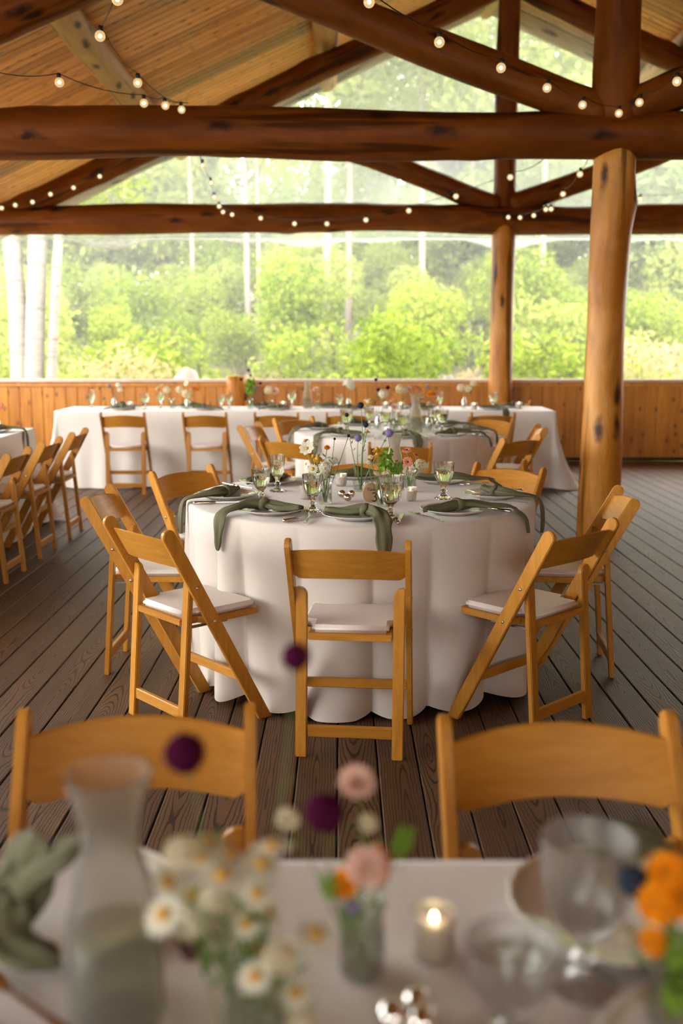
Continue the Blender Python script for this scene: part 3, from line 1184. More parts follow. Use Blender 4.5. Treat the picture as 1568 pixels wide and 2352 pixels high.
def nap_path(style, e):
    """t (sitter's right), o (towards the sitter), z, half width, half thickness; e = distance plate centre -> table edge"""
    if style == 'drop':
        p = [(-0.125, -0.035, .042, .020, .010), (-0.10, -0.03, .040, .030, .012), (-0.05, -0.012, .038, .030, .014), (0.0, 0.0, .043, .024, .016), (0.035, 0.008, .048, .024, .018),
             (0.075, 0.04, .050, .034, .015), (0.095, 0.09, .044, .038, .009), (0.10, e - 0.02, .022, .038, .005), (0.103, e + .014, .004, .038, .005), (0.106, e + .024, -.04, .034, .007), (0.108, e + .026, -.10, .026, .007), (0.11, e + .026, -.135, .006, .005)]
        return p, 4
    if style == 'side':
        p = [(-0.14, -0.02, .034, .012, .008), (-0.11, -0.02, .040, .022, .010), (-0.06, -0.01, .038, .026, .014), (-0.02, 0.0, .044, .023, .017), (0.02, 0.005, .046, .024, .019),
             (0.07, 0.03, .048, .034, .014), (0.13, 0.075, .040, .040, .008), (0.185, 0.12, .026, .042, .005), (0.215, e * .78, .010, .04, .005), (0.24, e * 0.95, -.02, .034, .006), (0.25, e + .0, -.06, .022, .006), (0.252, e + .002, -.085, .005, .005)]
        return p, 4
    p = [(-0.13, 0.0, .034, .018, .010), (-0.09, 0.0, .040, .030, .014), (-0.045, 0.0, .040, .026, .017), (-0.01, 0.0, .046, .023, .020), (0.03, 0.0, .043, .028, .018), (0.08, 0.01, .038, .036, .013),
         (0.125, 0.02, .034, .036, .009), (0.165, 0.035, .018, .03, .006), (0.185, 0.045, .006, .01, .004)]
    return p, 3


NAPC = {}


def setting(table, cx, cy, out, e, style, flip, lab, cutlery=True, ang_jit=0.0):
    """plate, napkin, fork, knife laid at (cx,cy); out = unit vector to the sitter"""
    o = Vector((out[0], out[1], 0)).normalized()
    t = Vector((-o.y, o.x, 0))                    # sitter's right
    rz = math.atan2(-o.x, o.y)                    # +y -> out;  +x local -> right-handed
    r = empty('dinner_plate', (cx, cy, TZ + 0.001), rz, 'round white china plate %s' % lab, 'plate', 'china plates')
    obj('plate', PLATE, r)
    obj('rim_band', BAND, r)
    key = (style, flip, round(e, 2), random.randint(0, 2) if table != 'T3' else random.random())
    if key not in NAPC:
        p, ki = nap_path(style, e)
        s = -1 if flip else 1
        NAPC[key] = napkin_mesh([(s * a, b, c - (0.013 if c >= .034 else 0), d, f) for (a, b, c, d, f) in p], ki, len(NAPC))
    n = obj('napkin', NAPC[key], None, (cx, cy, TZ + 0.001), (0, 0, rz))
    tag(n, 'sage napkin knotted on plate %s' % lab, 'napkin', 'knotted napkins')
    if cutlery:
        # local +x points to the sitter's left when +y points at the sitter
        a = Vector((math.cos(rz), math.sin(rz), 0))
        for s, kind in ((1, 'f'), (-1, 'k')):
            p = Vector((cx, cy, TZ + 0.001)) + a * s * (0.165 + random.uniform(0, 0.02)) + o * 0.03
            rr = rz + PI + random.uniform(-.12, .12)
            if kind == 'f': fork(p, rr, 'silver fork beside the plate %s' % lab)
            else: knife(p, rr, 'silver knife beside the plate %s' % lab)
    return r


# ------------------------------------------------------------------ flowers
def petals(n, r0, r1, w, cup, droop, rows=3, off=0, z0=0):
    g = G()
    for k in range(n):
        th = 2 * PI * k / n + off + random.uniform(-.06, .06)
        d, l = Vector((math.cos(th), math.sin(th), 0)), Vector((-math.sin(th), math.cos(th), 0))
        vs = []
        for i in range(rows + 1):
            u = i / rows
            r = r0 + (r1 - r0) * u
            ww = w * (0.45 + 1.1 * math.sin(PI * min(1, 0.18 + u * 0.72))) * (0.62 if i == rows else 1) * 0.65
            z = z0 + cup * u - droop * u * u + random.uniform(-.02, .02) * r1
            for s in (-1, 0, 1):
                vs.append(d * (r + (0.06 * r1 if s == 0 and i == rows else 0)) + l * s * ww + Vector((0, 0, z - abs(s) * 0.02 * r1)))
        fs = []
        for i in range(rows):
            for s in range(2):
                a = i * 3 + s
                fs.append([a, a + 1, a + 4, a + 3])
        g.add(vs, fs)
    return g


def spiky(n, r, L, seed):
    rnd = random.Random(seed)
    g = G()
    g.ball((0, 0, 0), r, 10, 8)
    for i in range(n):
        z = 1 - 2 * (i + .5) / n
        a = i * 2.39996
        d = Vector((math.sqrt(1 - z * z) * math.cos(a), math.sqrt(1 - z * z) * math.sin(a), z))
        o = d.orthogonal().normalized() * 0.05
        o2 = d.cross(o)
        p = d * r * 0.95
        g.add([p + o, p - o * .5 + o2 * .9, p - o * .5 - o2 * .9, d * (L * rnd.uniform(.88, 1.08))], [[0, 1, 3], [1, 2, 3], [2, 0, 3]])
    return g


def florets(n, seed, sz=0.3):
    rnd = random.Random(seed)
    g = G()
    for i in range(n):
        z = 1 - 1.7 * (i + .5) / n
        a = i * 2.39996
        d = Vector((math.sqrt(max(0, 1 - z * z)) * math.cos(a), math.sqrt(max(0, 1 - z * z)) * math.sin(a), z)).normalized()
        R = d.to_track_quat('Z', 'Y').to_matrix()
        c = d * rnd.uniform(.75, 1.0)
        for k in range(5):
            t = 2 * PI * k / 5 + i
            q = [Vector((0, 0, -.03)), Vector((math.cos(t - .5) * sz * .7, math.sin(t - .5) * sz * .7, .05)), Vector((math.cos(t) * sz, math.sin(t) * sz, .02)), Vector((math.cos(t + .5) * sz * .7, math.sin(t + .5) * sz * .7, .05))]
            g.add([c + R @ v for v in q], [[0, 1, 2, 3]])
    return g


def dome(r, h, mat, name='disc'):
    return lathe_mesh(name, [(r, -h * .2), (r, 0), (r * .85, h * .55), (r * .5, h * .9), (0, h)], mat, 12)


def bells():
    g = G()
    for i in range(16):
        z = 1.0 - i * 0.125
        a = i * 2.4
        s = 0.62 + 0.2 * min(1, i / 8)
        R = Euler((0.9, 0, a)).to_matrix()
        c = Vector((math.cos(a + PI / 2 + PI) * .3, math.sin(a + PI / 2 + PI) * .3, z))
        cup = G().lathe([(0.05, 0), (0.2, .12), (0.34, .3), (0.40, .38), (0.36, .36), (.18, .14), (0, .06)], 10)
        g.add([c + R @ (Vector(v) * s) for v in cup.v], cup.f)
    return g


HEADS = {
    'daisy': [('petals', petals(15, .25, 1, .17, .1, .12).mesh('petals', M['white'])), ('disc', dome(.36, .26, M['yellow']))],
    'cosmos': [('petals', petals(8, .12, 1, .42, .35, .1).mesh('petals', M['white'])), ('disc', dome(.24, .2, M['yellow']))],
    'coral': [('petals', (lambda a, b: a.add(b.v, b.f))(petals(12, .15, 1, .3, .12, .2), petals(9, .15, .72, .26, .28, .1, off=.3, z0=.06)).mesh('petals', M['coral'])), ('disc', dome(.2, .25, M['brown']))],
    'pink': [('petals', (lambda a, b, c: a.add(b.v, b.f).add(c.v, c.f))(petals(10, .1, 1, .34, .3, .1), petals(9, .1, .8, .32, .5, .0, off=.3, z0=.06), petals(7, .05, .5, .26, .6, 0, off=.5, z0=.1)).mesh('petals', M['pink'])), ('disc', dome(.16, .4, M['yellow']))],
    'orange': [('petals', (lambda a, b, c: a.add(b.v, b.f).add(c.v, c.f))(petals(14, .1, 1, .26, .2, .3), petals(12, .1, .8, .26, .45, .2, off=.3, z0=.08), petals(9, .05, .5, .22, .6, 0, off=.5, z0=.12)).mesh('petals', M['orange'])), ('disc', dome(.18, .45, M['yellow']))],
    'gold': [('petals', petals(11, .2, 1, .22, -.1, .5).mesh('petals', M['gold'])), ('disc', dome(.42, .5, M['yellow']))],
    'stock': [('bloom', florets(42, 1, .34).mesh('bloom', M['white']))],
    'hydrangea': [('bloom', florets(60, 2, .26).mesh('bloom', M['cream']))],
    'button': [('bloom', florets(30, 3, .4).mesh('bloom', M['cream']))],
    'lilac': [('bloom', spiky(150, .72, 1, 4).mesh('bloom', M['lilac']))],
    'navy': [('bloom', spiky(120, .8, 1, 5).mesh('bloom', M['navy']))],
    'plum': [('bloom', spiky(170, .82, 1, 6).mesh('bloom', M['plum']))],
    'bells': [('bells', bells().mesh('bells', M['lime']))],
    'drop': [('petals', petals(12, .2, .75, .2, -.5, .4).mesh('petals', M['cream'])), ('disc', dome(.62, .9, M['brown']))],
}
FNAME = {'daisy': 'daisy', 'cosmos': 'cosmos_flower', 'coral': 'zinnia', 'pink': 'dahlia', 'orange': 'marigold', 'gold': 'coneflower', 'stock': 'stock_flower',
         'hydrangea': 'hydrangea', 'button': 'button_flower', 'lilac': 'globe_thistle', 'navy': 'globe_thistle', 'plum': 'allium', 'bells': 'bells_of_ireland', 'drop': 'coneflower'}


FS = dict(daisy=1.45, cosmos=1.35, coral=1.2, pink=1.15, orange=1.25, stock=1.3, hydrangea=1.15, button=1.25, gold=1.25, navy=1.12, lilac=1.1, plum=1.18, bells=1.1, drop=1.15)


def flower(kind, base, head, size, label, group=None, face=None, bend=0.02, leaves=2):
    base, head = Vector(base), Vector(head)
    r = empty(FNAME[kind], base, 0, label, 'flower', group)
    h = head - base
    side = Vector((random.uniform(-1, 1), random.uniform(-1, 1), 0)) * bend
    pts = [Vector((0, 0, 0)), h * .3 + side * .7, h * .6 + side, h * .85 + side * .5, h]
    g = G()
    g.tube(pts, [q_ * (0.45 if base.y < 1.3 else 1) for q_ in (0.0021, 0.0020, 0.0018, 0.0016, 0.0016)], 5)
    obj('stem', g.mesh('stem', M['stem']), r)
    if face is None:
        face = Vector((random.uniform(-.5, .5), random.uniform(-.9, .1), random.uniform(.35, 1)))
    if kind in ('bells',): face = h
    q = Vector(face).to_track_quat('Z', 'Y').to_euler()
    for nme, m in HEADS[kind]:
        obj(nme, m, r, h, q, size * FS.get(kind, 1.15))
    if leaves:
        g = G()
        for i in range(leaves):
            u = random.uniform(.5, .85)
            p = h * u + side * .6
            a = random.uniform(0, 6.28)
            d = Vector((math.cos(a), math.sin(a), random.uniform(.4, 1.1))).normalized()
            l = d.cross(Vector((0, 0, 1))).normalized()
            L = random.uniform(.018, .034)
            g.add([p, p + d * L * .45 + l * L * .16, p + d * L, p + d * L * .45 - l * L * .16], [[0, 1, 2, 3]])
        obj('leaves', g.mesh('leaves', M['leafy']), r)
    return r


ORD = ['first', 'second', 'third', 'fourth', 'fifth', 'sixth', 'seventh', 'eighth', 'ninth', 'tenth', 'eleventh', 'twelfth', 'thirteenth', 'fourteenth', 'fifteenth', 'sixteenth', 'seventeenth', 'eighteenth', 'nineteenth', 'twentieth'] + ['twenty-' + w for w in ('first', 'second', 'third', 'fourth', 'fifth', 'sixth', 'seventh', 'eighth', 'ninth')]


def rank(objs, text):
    """labels alike things by their order from left to right"""
    def sx(o): return o.location.x / max(0.3, o.location.y)
    s = sorted(objs, key=sx)
    n = len(s)
    for i, o in enumerate(s):
        o['label'] = text % ('leftmost' if i == 0 else 'rightmost' if i == n - 1 else ORD[i] + ' from the left')



# ================================================================== PLACEMENT
# ------------------------------------------------------------------ chairs
G3, G2, GH, GL, GF = 'chairs round the near round table', 'chairs round the second round table', 'chairs along the head table', 'chairs along the left table', 'chairs across the nearest table'
for x, y, f, lab in [
    (0.045, 3.575, (0.10, 1), 'honey wood folding chair with its back to us, centred before the numbered round table'),
    (-0.562, 3.815, (0.74, 0.673), 'honey wood folding chair at front left of the numbered round table, seat in view'),
    (-0.835, 4.475, (1, -0.03), 'wooden folding chair side-on at the left of the numbered round table'),
    (-0.645, 5.145, (0.772, -0.634), 'wooden folding chair behind left of the numbered round table, orange backrest shaded'),
    (0.10, 5.44, (0, -1), 'wooden folding chair on the far side of the numbered round table behind the flowers'),
    (0.745, 5.245, (-0.633, -0.774), 'wooden folding chair behind right of the numbered round table, pale lit backrest'),
    (1.005, 4.455, (-1, 0.1), 'wooden folding chair side-on at the right of the numbered round table'),
    (0.70, 3.795, (-0.69, 0.725), 'wooden folding chair at front right of the numbered round table, dark backrest')]:
    chair(x, y, f, lab, G3)
for x, y, f, lab in [
    (0.39, 6.93, (0.02, 1), 'folding chair with its back to us before the second round table, behind the green bells'),
    (-0.255, 7.20, (0.6, 0.8), 'folding chair at front left of the second round table, pale backrest'),
    (-0.515, 8.20, (0.95, -0.27), 'folding chair side-on at the left of the second round table'),
    (-0.27, 8.76, (0.62, -0.78), 'folding chair behind left of the second round table'),
    (0.45, 8.84, (0, -1), 'folding chair on the far side of the second round table, hidden by glasses'),
    (1.17, 8.72, (-0.55, -0.83), 'folding chair behind right of the second round table, pale backrest'),
    (1.33, 8.05, (-1, 0.05), 'folding chair side-on at the right of the second round table'),
    (1.09, 7.30, (-0.68, 0.74), 'folding chair at front right of the second round table, dark backrest')]:
    chair(x, y, f, lab, G2)
hc = [chair(at(px, 949, 9.55).x, 9.80, (random.uniform(-.03, .03), 1), 'x', GH) for px in (279, 470, 636, 800, 965, 1131)]
rank(hc, 'folding chair on the near side of the long head table, %s')
fc = [chair(at(px, 922, 11.45).x, 11.20, (0, -1), 'x', GH) for px in (282, 440, 606, 756, 960, 1174)]
rank(fc, 'folding chair between the head table and the cedar wall, %s')
for (y, lab) in ((7.63, 'folding chair at the far end of the left table, nearest the head table'), (6.89, 'middle folding chair of the row along the left table'),
                 (6.18, 'folding chair along the left table, cut by the left picture edge')):
    chair(-2.20, y, (-1, random.uniform(-.02, .02)), lab, GL)
chair(-0.348, 1.520, (0.075, -1), 'folding chair facing us across the nearest table, left one behind the carafe', GF)
chair(0.394, 1.485, (0.05, -1), 'folding chair facing us across the nearest table, right one, orange backrest', GF)

# ------------------------------------------------------------------ numbered round table: plates and cutlery
PR = 0.59
for a, st, fl, lab in [
    (-92.5, 'drop', True, 'before the centre front chair of the numbered table'),
    (-128, 'drop', False, 'at the front left seat of the numbered table'),
    (-174, 'drop', True, 'at the left seat of the numbered table'),
    (138.5, 'roll', False, 'at the back left seat of the numbered table'),
    (92, 'roll', True, 'at the far seat of the numbered table, behind the candle'),
    (47, 'side', False, 'at the back right seat of the numbered table'),
    (-4.5, 'drop', False, 'at the right seat of the numbered table'),
    (-52, 'side', True, 'at the front right seat of the numbered table')]:
    o = (math.cos(math.radians(a)), math.sin(math.radians(a)))
    setting('T3', T3[0] + o[0] * PR, T3[1] + o[1] * PR, o, TR - PR, st, fl, lab)
TT = TZ + 0.001
g3 = 'pressed goblets on the numbered table'
goblet('short', onz(600, 1153, TT), 'short pressed goblet left on the numbered table, by the left napkin', g3)
goblet('tall', onz(637, 1128, TT), 'tall straight pressed goblet behind the short one, left on the numbered table', g3)
goblet('cut', onz(718, 1174, TT), 'cut goblet left of the white flowers on the numbered table', g3)
goblet('wide', onz(897, 1192, TT), 'wide ribbed goblet right of the wooden number on the numbered table', g3, 1.0)
goblet('short', onz(1018, 1145, TT), 'pressed goblet right of the coral flowers on the numbered table', g3, 1.12)
carafe(onz(905, 1110, TT), 'water carafe behind the green bells on the numbered table', 0.92)
vt = 'votive candles on the numbered table'
votive(onz(942, 1150, TT), 'lit votive candle right of the wide goblet on the numbered table', 0.95, vt)
votive(onz(783, 1116, TT), 'lit votive candle above the silver baubles on the numbered table', 0.95, vt)
votive(onz(703, 1146, TT), 'votive candle half hidden behind the cut goblet on the numbered table', 0.95, vt)
votive(onz(901, 1118, TT) + Vector((0.035, -0.02, 0)), 'votive candle behind the wide goblet on the numbered table', 0.95, vt)

# mercury bauble trio
b = onz(797, 1150, TT)
r = empty('bauble_trio', b, 0, 'three silver mirror baubles joined together on the numbered table', 'ornament')
for dx, dy, rr in ((-0.022, 0.012, 0.0165), (0.020, 0.020, 0.0155), (0.002, -0.018, 0.0165)):
    obj('bauble', G().ball((0, 0, 0), rr, 20, 14).mesh('bauble', M['mercury']), r, (dx, dy, rr + (0.012 if dy > 0 else 0)))
g = G()
g.tube([(-0.022, 0.012, 0.024), (0.02, 0.02, 0.026)], 0.003, 6).tube([(0.0, 0.016, 0.024), (0.002, -0.018, 0.018)], 0.003, 6)
obj('link', g.mesh('link', M['silver']), r)

# wood-slice table number
b = onz(852, 1152, TT)
r = empty('table_number', b, 0.12, 'round wood slice table number with the figure 3 standing on the table', 'sign')
pts = [(0.036 * math.cos(t), 0.040 + 0.042 * math.sin(t)) for t in [-1.02 + (2 * PI - 1.1) * k / 40 for k in range(41)]]
pts = [(x, z - 0.0035) for x, z in pts if z > 0.003]
n = len(pts)
vs = [(x, -0.011, z) for x, z in pts] + [(x, 0.011, z) for x, z in pts]
fs = [list(range(n))[::-1], [n + i for i in range(n)]]
obj('slice', mesh('slice', vs, fs, M['slice'], False), r)
obj('bark', mesh('bark', [(x * 1.012, y, z * 1.006) for x, y, z in vs], [[i, (i + 1) % n, n + (i + 1) % n, n + i] for i in range(n)], M['bark']), r)


def stroke(name, pts, rr, parent, y):
    return obj(name, G().tube([(x, y, z) for x, z in pts], rr, 6).mesh(name, M['ink']), parent)


A = [math.radians(a) for a in range(150, -91, -16)]
up = [(0.011 + 0.0085 * math.cos(t), 0.0315 + 0.0085 * math.sin(t)) for t in A]
A2 = [math.radians(a) for a in range(90, -151, -16)]
dn = [(0.011 + 0.0100 * math.cos(t), 0.0135 + 0.0098 * math.sin(t)) for t in A2]
stroke('figure_three', up + dn, 0.0021, r, -0.0115)
script = [(-0.020, 0.0575), (-0.006, 0.0600), None, (-0.013, 0.0595), (-0.0155, 0.0480), None, (-0.005, 0.0535), (-0.009, 0.0520), (-0.0085, 0.0485), (-0.005, 0.0505), (-0.0045, 0.0485), (-0.001, 0.0505),
          (0.002, 0.0600), (0.000, 0.0500), (0.003, 0.0490), (0.0045, 0.0520), (0.002, 0.0530), None, (0.0065, 0.0505), (0.0095, 0.0605), (0.008, 0.0490), (0.011, 0.0505), (0.0145, 0.0535), (0.012, 0.0540), (0.0115, 0.0495), (0.016, 0.0495), (0.021, 0.0520)]
seg = []
for p in script + [None]:
    if p is None:
        stroke('script', seg, 0.0009, r, -0.0113)
        seg = []
    else:
        seg.append(p)

# ------------------------------------------------------------------ numbered table: flowers
gv = 'vases on the numbered table'
v1, v2, v3, v4 = onz(747, 1157, TT), onz(828, 1128, TT), onz(877, 1162, TT), onz(940, 1128, TT)
vase('cup', v1, 'clear glass tumbler of white flowers on the numbered table', gv, 1.05)
vase('bowl', v2, 'low glass bowl holding tall thistles on the numbered table', gv, 1.0)
vase('bottle', v3, 'small glass bottle of green bells behind the wide goblet on the numbered table', gv, 0.8)
vase('jar', v4, 'glass jar of coral flowers on the numbered table', gv, 0.95)


def bunch(v, items, Y=None, spread=0.006):
    """items: kind, photo pixel of the head, size, label, depth offset"""
    for it in items:
        kind, px, py, sz, lab = it[:5]
        dy = it[5] if len(it) > 5 else random.uniform(-.03, .03)
        face = it[6] if len(it) > 6 else None
        b = v + Vector((random.uniform(-spread, spread), random.uniform(-spread, spread), 0.009))
        flower(kind, b, at(px, py, v.y + dy), sz, lab, 'flowers in vases', face, 0.012)


bunch(v1, [('cosmos', 705, 1030, .024, 'white cosmos flower standing highest at the left of the white bunch', -.02, (-.3, -.8, .5)),
           ('cosmos', 722, 1022, .014, 'half open white cosmos above the white bunch', .02, (.2, -.3, 1)),
           ('daisy', 718, 1077, .0155, 'white daisy low at the front left of the white bunch', -.03, (-.1, -1, .3)),
           ('daisy', 703, 1066, .013, 'small white daisy at the left edge of the white bunch', 0, (-.9, -.5, .3)),
           ('gold', 729, 1052, .019, 'gold flower in the middle of the white bunch', -.01, (0, -.6, .8)),
           ('gold', 719, 1047, .013, 'small gold flower at the left of the white bunch', .01),
           ('orange', 751, 1028, .011, 'small orange flower above the white bunch', .02, (0, -.5, .8)),
           ('stock', 746, 1075, .021, 'white stock cluster at the right of the white bunch', -.02, (0, -.6, .8)),
           ('stock', 757, 1062, .019, 'upper white stock cluster of the white bunch', .01, (0, -.3, 1)),
           ('stock', 768, 1058, .012, 'small pale stock tip at the right of the white bunch', .01),
           ('stock', 742, 1090, .016, 'lowest white stock cluster of the white bunch', -.025, (-.2, -.8, .4)),
           ('navy', 768, 1008, .006, 'slim green bud rising above the white bunch', .01),
           ('navy', 800, 1001, .0075, 'nodding green seed head on a long curved stalk right of the white bunch', .03)])
bunch(v2, [('navy', 828, 931, .0155, 'dark purple globe thistle, topmost over the numbered table', 0), ('navy', 796, 953, .0105, 'small dark globe thistle at upper left of the tall thistles', 0),
           ('navy', 840, 976, .0135, 'dark green globe thistle below the topmost thistle', -.02), ('lilac', 822, 1006, .0190, 'lilac globe thistle left on the tall stems', .03),
           ('lilac', 893, 995, .0215, 'lilac globe thistle at the right of the tall stems', .0), ('gold', 843, 990, .012, 'small gold flower under the dark thistle', -.01)], spread=.004)
bunch(v3, [('gold', 865, 1031, .0155, 'gold coneflower standing highest beside the green bells', -.01, (0, -.2, 1)), ('gold', 866, 1043, .014, 'lower gold coneflower beside the green bells', -.02, (0, -.2, 1)),
           ('button', 851, 1050, .009, 'small pale button flower left of the green bells', 0), ('button', 846, 1062, .008, 'second small pale button flower left of the green bells', 0),
           ('daisy', 864, 1087, .010, 'small white daisy low beside the green bells', -.02), ('daisy', 884, 1087, .010, 'small white daisy under the green bells', -.02),
           ('bells', 886, 1060, .040, 'tall green spike of bell cups beside the wide goblet', -.01), ('bells', 910, 1078, .029, 'short green spike of bell cups left of the coral flowers', .0)], spread=.004)
bunch(v4, [('coral', 934, 1034, .0205, 'upper coral flower right of the green bells', 0, (-.1, -.35, 1)), ('coral', 936, 1061, .0205, 'lower coral flower facing us with a dark eye', -.03, (.05, -1, .25)),
           ('coral', 955, 1045, .014, 'small coral flower at the right of the coral bunch', .02, (.6, -.3, .6)), ('button', 944, 1081, .011, 'cream button flower under the coral flowers', -.02),
           ('button', 931, 1083, .010, 'left cream button flower under the coral flowers', -.01), ('hydrangea', 965, 1068, .026, 'cream flower cluster right behind the coral flowers', .05)], spread=.004)

# ------------------------------------------------------------------ second round table
for a, st, fl, lab in [
    (-88, 'drop', True, 'before the front chair of the second round table'), (-130, 'drop', False, 'at the front left seat of the second round table'),
    (165, 'side', True, 'at the left seat of the second round table'), (120, 'roll', False, 'at the back left seat of the second round table'),
    (80, 'roll', True, 'at the far seat of the second round table'), (45, 'side', False, 'at the back right seat of the second round table'),
    (-5, 'drop', False, 'at the right seat of the second round table'), (-48, 'side', True, 'at the front right seat of the second round table')]:
    o = (math.cos(math.radians(a)), math.sin(math.radians(a)))
    setting('T2', T2[0] + o[0] * PR, T2[1] + o[1] * PR, o, TR - PR, st, fl, lab, cutlery=abs(a) > 40 and a < 0 or a == -5)
g2 = 'goblets on the second round table'
gs = [goblet(k, Vector((at(px, 960, y).x, y, TT)), 'x', g2) for k, px, y in (('wide', 795, 7.75), ('tall', 848, 8.1), ('short', 885, 7.9), ('wide', 1015, 7.75), ('cut', 1003, 7.95), ('short', 925, 7.6))]
rank(gs, 'pressed goblet on the second round table, %s')
carafe(Vector((at(954, 960, 7.75).x, 7.75, TT)), 'tall water carafe on the second round table', 1.1)
vs_ = []
for k, px, y in (('bottle', 868, 8.0), ('jar', 905, 7.8), ('bottle', 985, 7.85), ('cup', 975, 8.1)):
    vs_.append(vase(k, Vector((at(px, 960, y).x, y, TT)), 'x', 'vases on the second round table'))
rank(vs_, 'small glass vase on the second round table, %s')
fl = []
for i, (k, px, py, sz) in enumerate([('plum', 863, 872, .013), ('plum', 868, 895, .013), ('plum', 890, 890, .015), ('stock', 880, 905, .03), ('pink', 905, 935, .026), ('coral', 900, 918, .02), ('pink', 940, 893, .024), ('coral', 958, 890, .026),
                                     ('pink', 965, 918, .026), ('button', 930, 895, .02), ('coral', 998, 905, .022), ('orange', 988, 905, .024), ('pink', 985, 928, .02), ('lilac', 982, 888, .015), ('hydrangea', 918, 893, .03), ('daisy', 842, 918, .02), ('gold', 850, 925, .018)]):
    j = min(range(4), key=lambda q: abs((868, 905, 985, 975)[q] - px))
    v = vs_[j].location
    fl.append(flower(k, v + Vector((0, 0, .009)), at(px, py, v.y), sz, 'x', 'flowers on the second round table'))
byk = {}
for o in fl: byk.setdefault(o.name.split('.')[0] + '|' + (o.children[1].data.materials[0].name if len(o.children) > 1 else ''), []).append(o)
for k, os_ in byk.items():
    nm = k.split('|')[1].split('_')[0] + ' ' + k.split('|')[0].replace('_', ' ')
    if len(os_) == 1: os_[0]['label'] = 'lone %s in a vase on the second round table' % nm
    else: rank(os_, nm + ' in a vase on the second round table, %s')
votive(Vector((at(885, 985, 7.45).x, 7.45, TT)), 'votive candle at the front of the second round table', 1, 'votive candles on the second table')
votive(Vector((at(935, 950, 8.05).x, 8.05, TT)), 'votive candle behind the carafe of the second round table', 1, 'votive candles on the second table')

# ------------------------------------------------------------------ head table
k = 0
for px in (279, 470, 636, 800, 965, 1131):
    x = at(px, 935, 10.3).x
    setting('H', x, 10.33, (0, -1), .2, ('roll', 'drop')[k % 2] if px == 1131 else 'roll', bool(k % 2), 'on the near side of the head table, %s' % (['leftmost', 'second from left', 'third from left', 'third from right', 'second from right', 'rightmost'][k]), cutlery=False)
    x = at((282, 440, 606, 756, 960, 1174)[k], 925, 10.7).x
    setting('H', x, 10.68, (0, 1), .2, 'roll', bool(k % 2), 'on the wall side of the head table, %s' % (['leftmost', 'second from left', 'third from left', 'third from right', 'second from right', 'rightmost'][k]), cutlery=False)
    k += 1
gs = [goblet(kd, Vector((at(px, 930, y).x, y, TT)), 'x', 'goblets on the head table', s) for kd, px, y, s in
      (('tall', 211, 10.65, 1.1), ('wide', 334, 10.4, .95), ('cut', 370, 10.6, 1.1), ('short', 508, 10.5, 1), ('short', 526, 10.55, 1), ('cut', 670, 10.6, 1.15), ('wide', 1132, 10.5, 1), ('tall', 1010, 10.6, 1), ('short', 780, 10.55, 1.0))]
rank(gs, 'goblet on the white head table, %s')
carafe(Vector((at(706, 930, 10.6).x, 10.6, TT)), 'water carafe in the middle of the head table', 1.05)
vspec = [('bottle', 262, [('lilac', 250, 886, .02), ('stock', 272, 885, .022), ('button', 276, 895, .022)]),
         ('jar', 395, [('daisy', 365, 889, .035), ('button', 383, 895, .032), ('button', 412, 895, .03), ('button', 372, 905, .02)]),
         ('bottle', 430, [('hydrangea', 428, 905, .04), ('coral', 443, 893, .03), ('orange', 452, 893, .026), ('daisy', 427, 880, .02)]),
         ('jar', 575, [('plum', 571, 850, .014), ('plum', 575, 862, .014), ('lilac', 588, 890, .02), ('plum', 598, 880, .015), ('plum', 553, 872, .015), ('bells', 575, 890, .07)]),
         ('cup', 622, [('hydrangea', 617, 896, .04), ('pink', 632, 898, .034)]),
         ('cup', 728, [('pink', 725, 896, .036), ('pink', 731, 908, .025)]),
         ('bottle', 800, [('stock', 800, 880, .045), ('stock', 808, 887, .03)]),
         ('jar', 845, [('orange', 842, 925, .03), ('gold', 850, 918, .025)]),
         ('bottle', 1065, [('hydrangea', 1058, 890, .036), ('hydrangea', 1075, 893, .034), ('hydrangea', 1087, 880, .03)])]
hv, hf = [], []
for kd, px, fls in vspec:
    y = random.uniform(10.42, 10.58)
    p = Vector((at(px, 930, y).x, y, TT))
    hv.append(vase(kd, p, 'x', 'vases on the head table'))
    for fk, fx, fy, sz in fls:
        hf.append((fk, flower(fk, p + Vector((0, 0, .009)), at(fx, fy, y), sz, 'x', 'flowers on the head table')))
rank(hv, 'small glass vase on the head table, %s')
CN = {'lilac': 'lilac thistle', 'stock': 'white stock cluster', 'button': 'cream button flower', 'daisy': 'white daisy', 'hydrangea': 'cream hydrangea', 'coral': 'coral zinnia', 'orange': 'orange marigold', 'plum': 'dark plum allium', 'bells': 'green bell spike', 'pink': 'pink dahlia', 'gold': 'gold coneflower'}
for kd in CN:
    L = [o for f, o in hf if f == kd]
    if len(L) == 1: L[0]['label'] = 'only %s on the head table' % CN[kd]
    elif L: rank(L, CN[kd] + ' on the head table, %s')
vv = [votive(Vector((at(px, 930, y).x, y, TT)), 'x', 1.1, 'votive candles on the head table') for px, y in ((1088, 10.35), (1191, 10.5), (885, 10.5), (920, 10.4), (298, 10.5), (650, 10.6))]
rank(vv, 'votive candle on the head table, %s')

# ------------------------------------------------------------------ left table
setting('L', -2.63, 7.72, (1, 0), .2, 'drop', True, 'at the far end of the left table', False)
setting('L', -2.63, 7.0, (1, 0), .2, 'drop', True, 'on the left table at the picture edge', False)
p = Vector((-2.72, 7.85, TT))
p = onz(-6, 990, TT)
vase('bottle', p, 'glass bottle vase at the left picture edge on the left table', 'bud vases')
flower('coral', p + Vector((0, 0, .009)), at(-2, 932, p.y), .03, 'coral flower at the left picture edge above the left table', 'flowers in vases', (.3, -.8, .5))

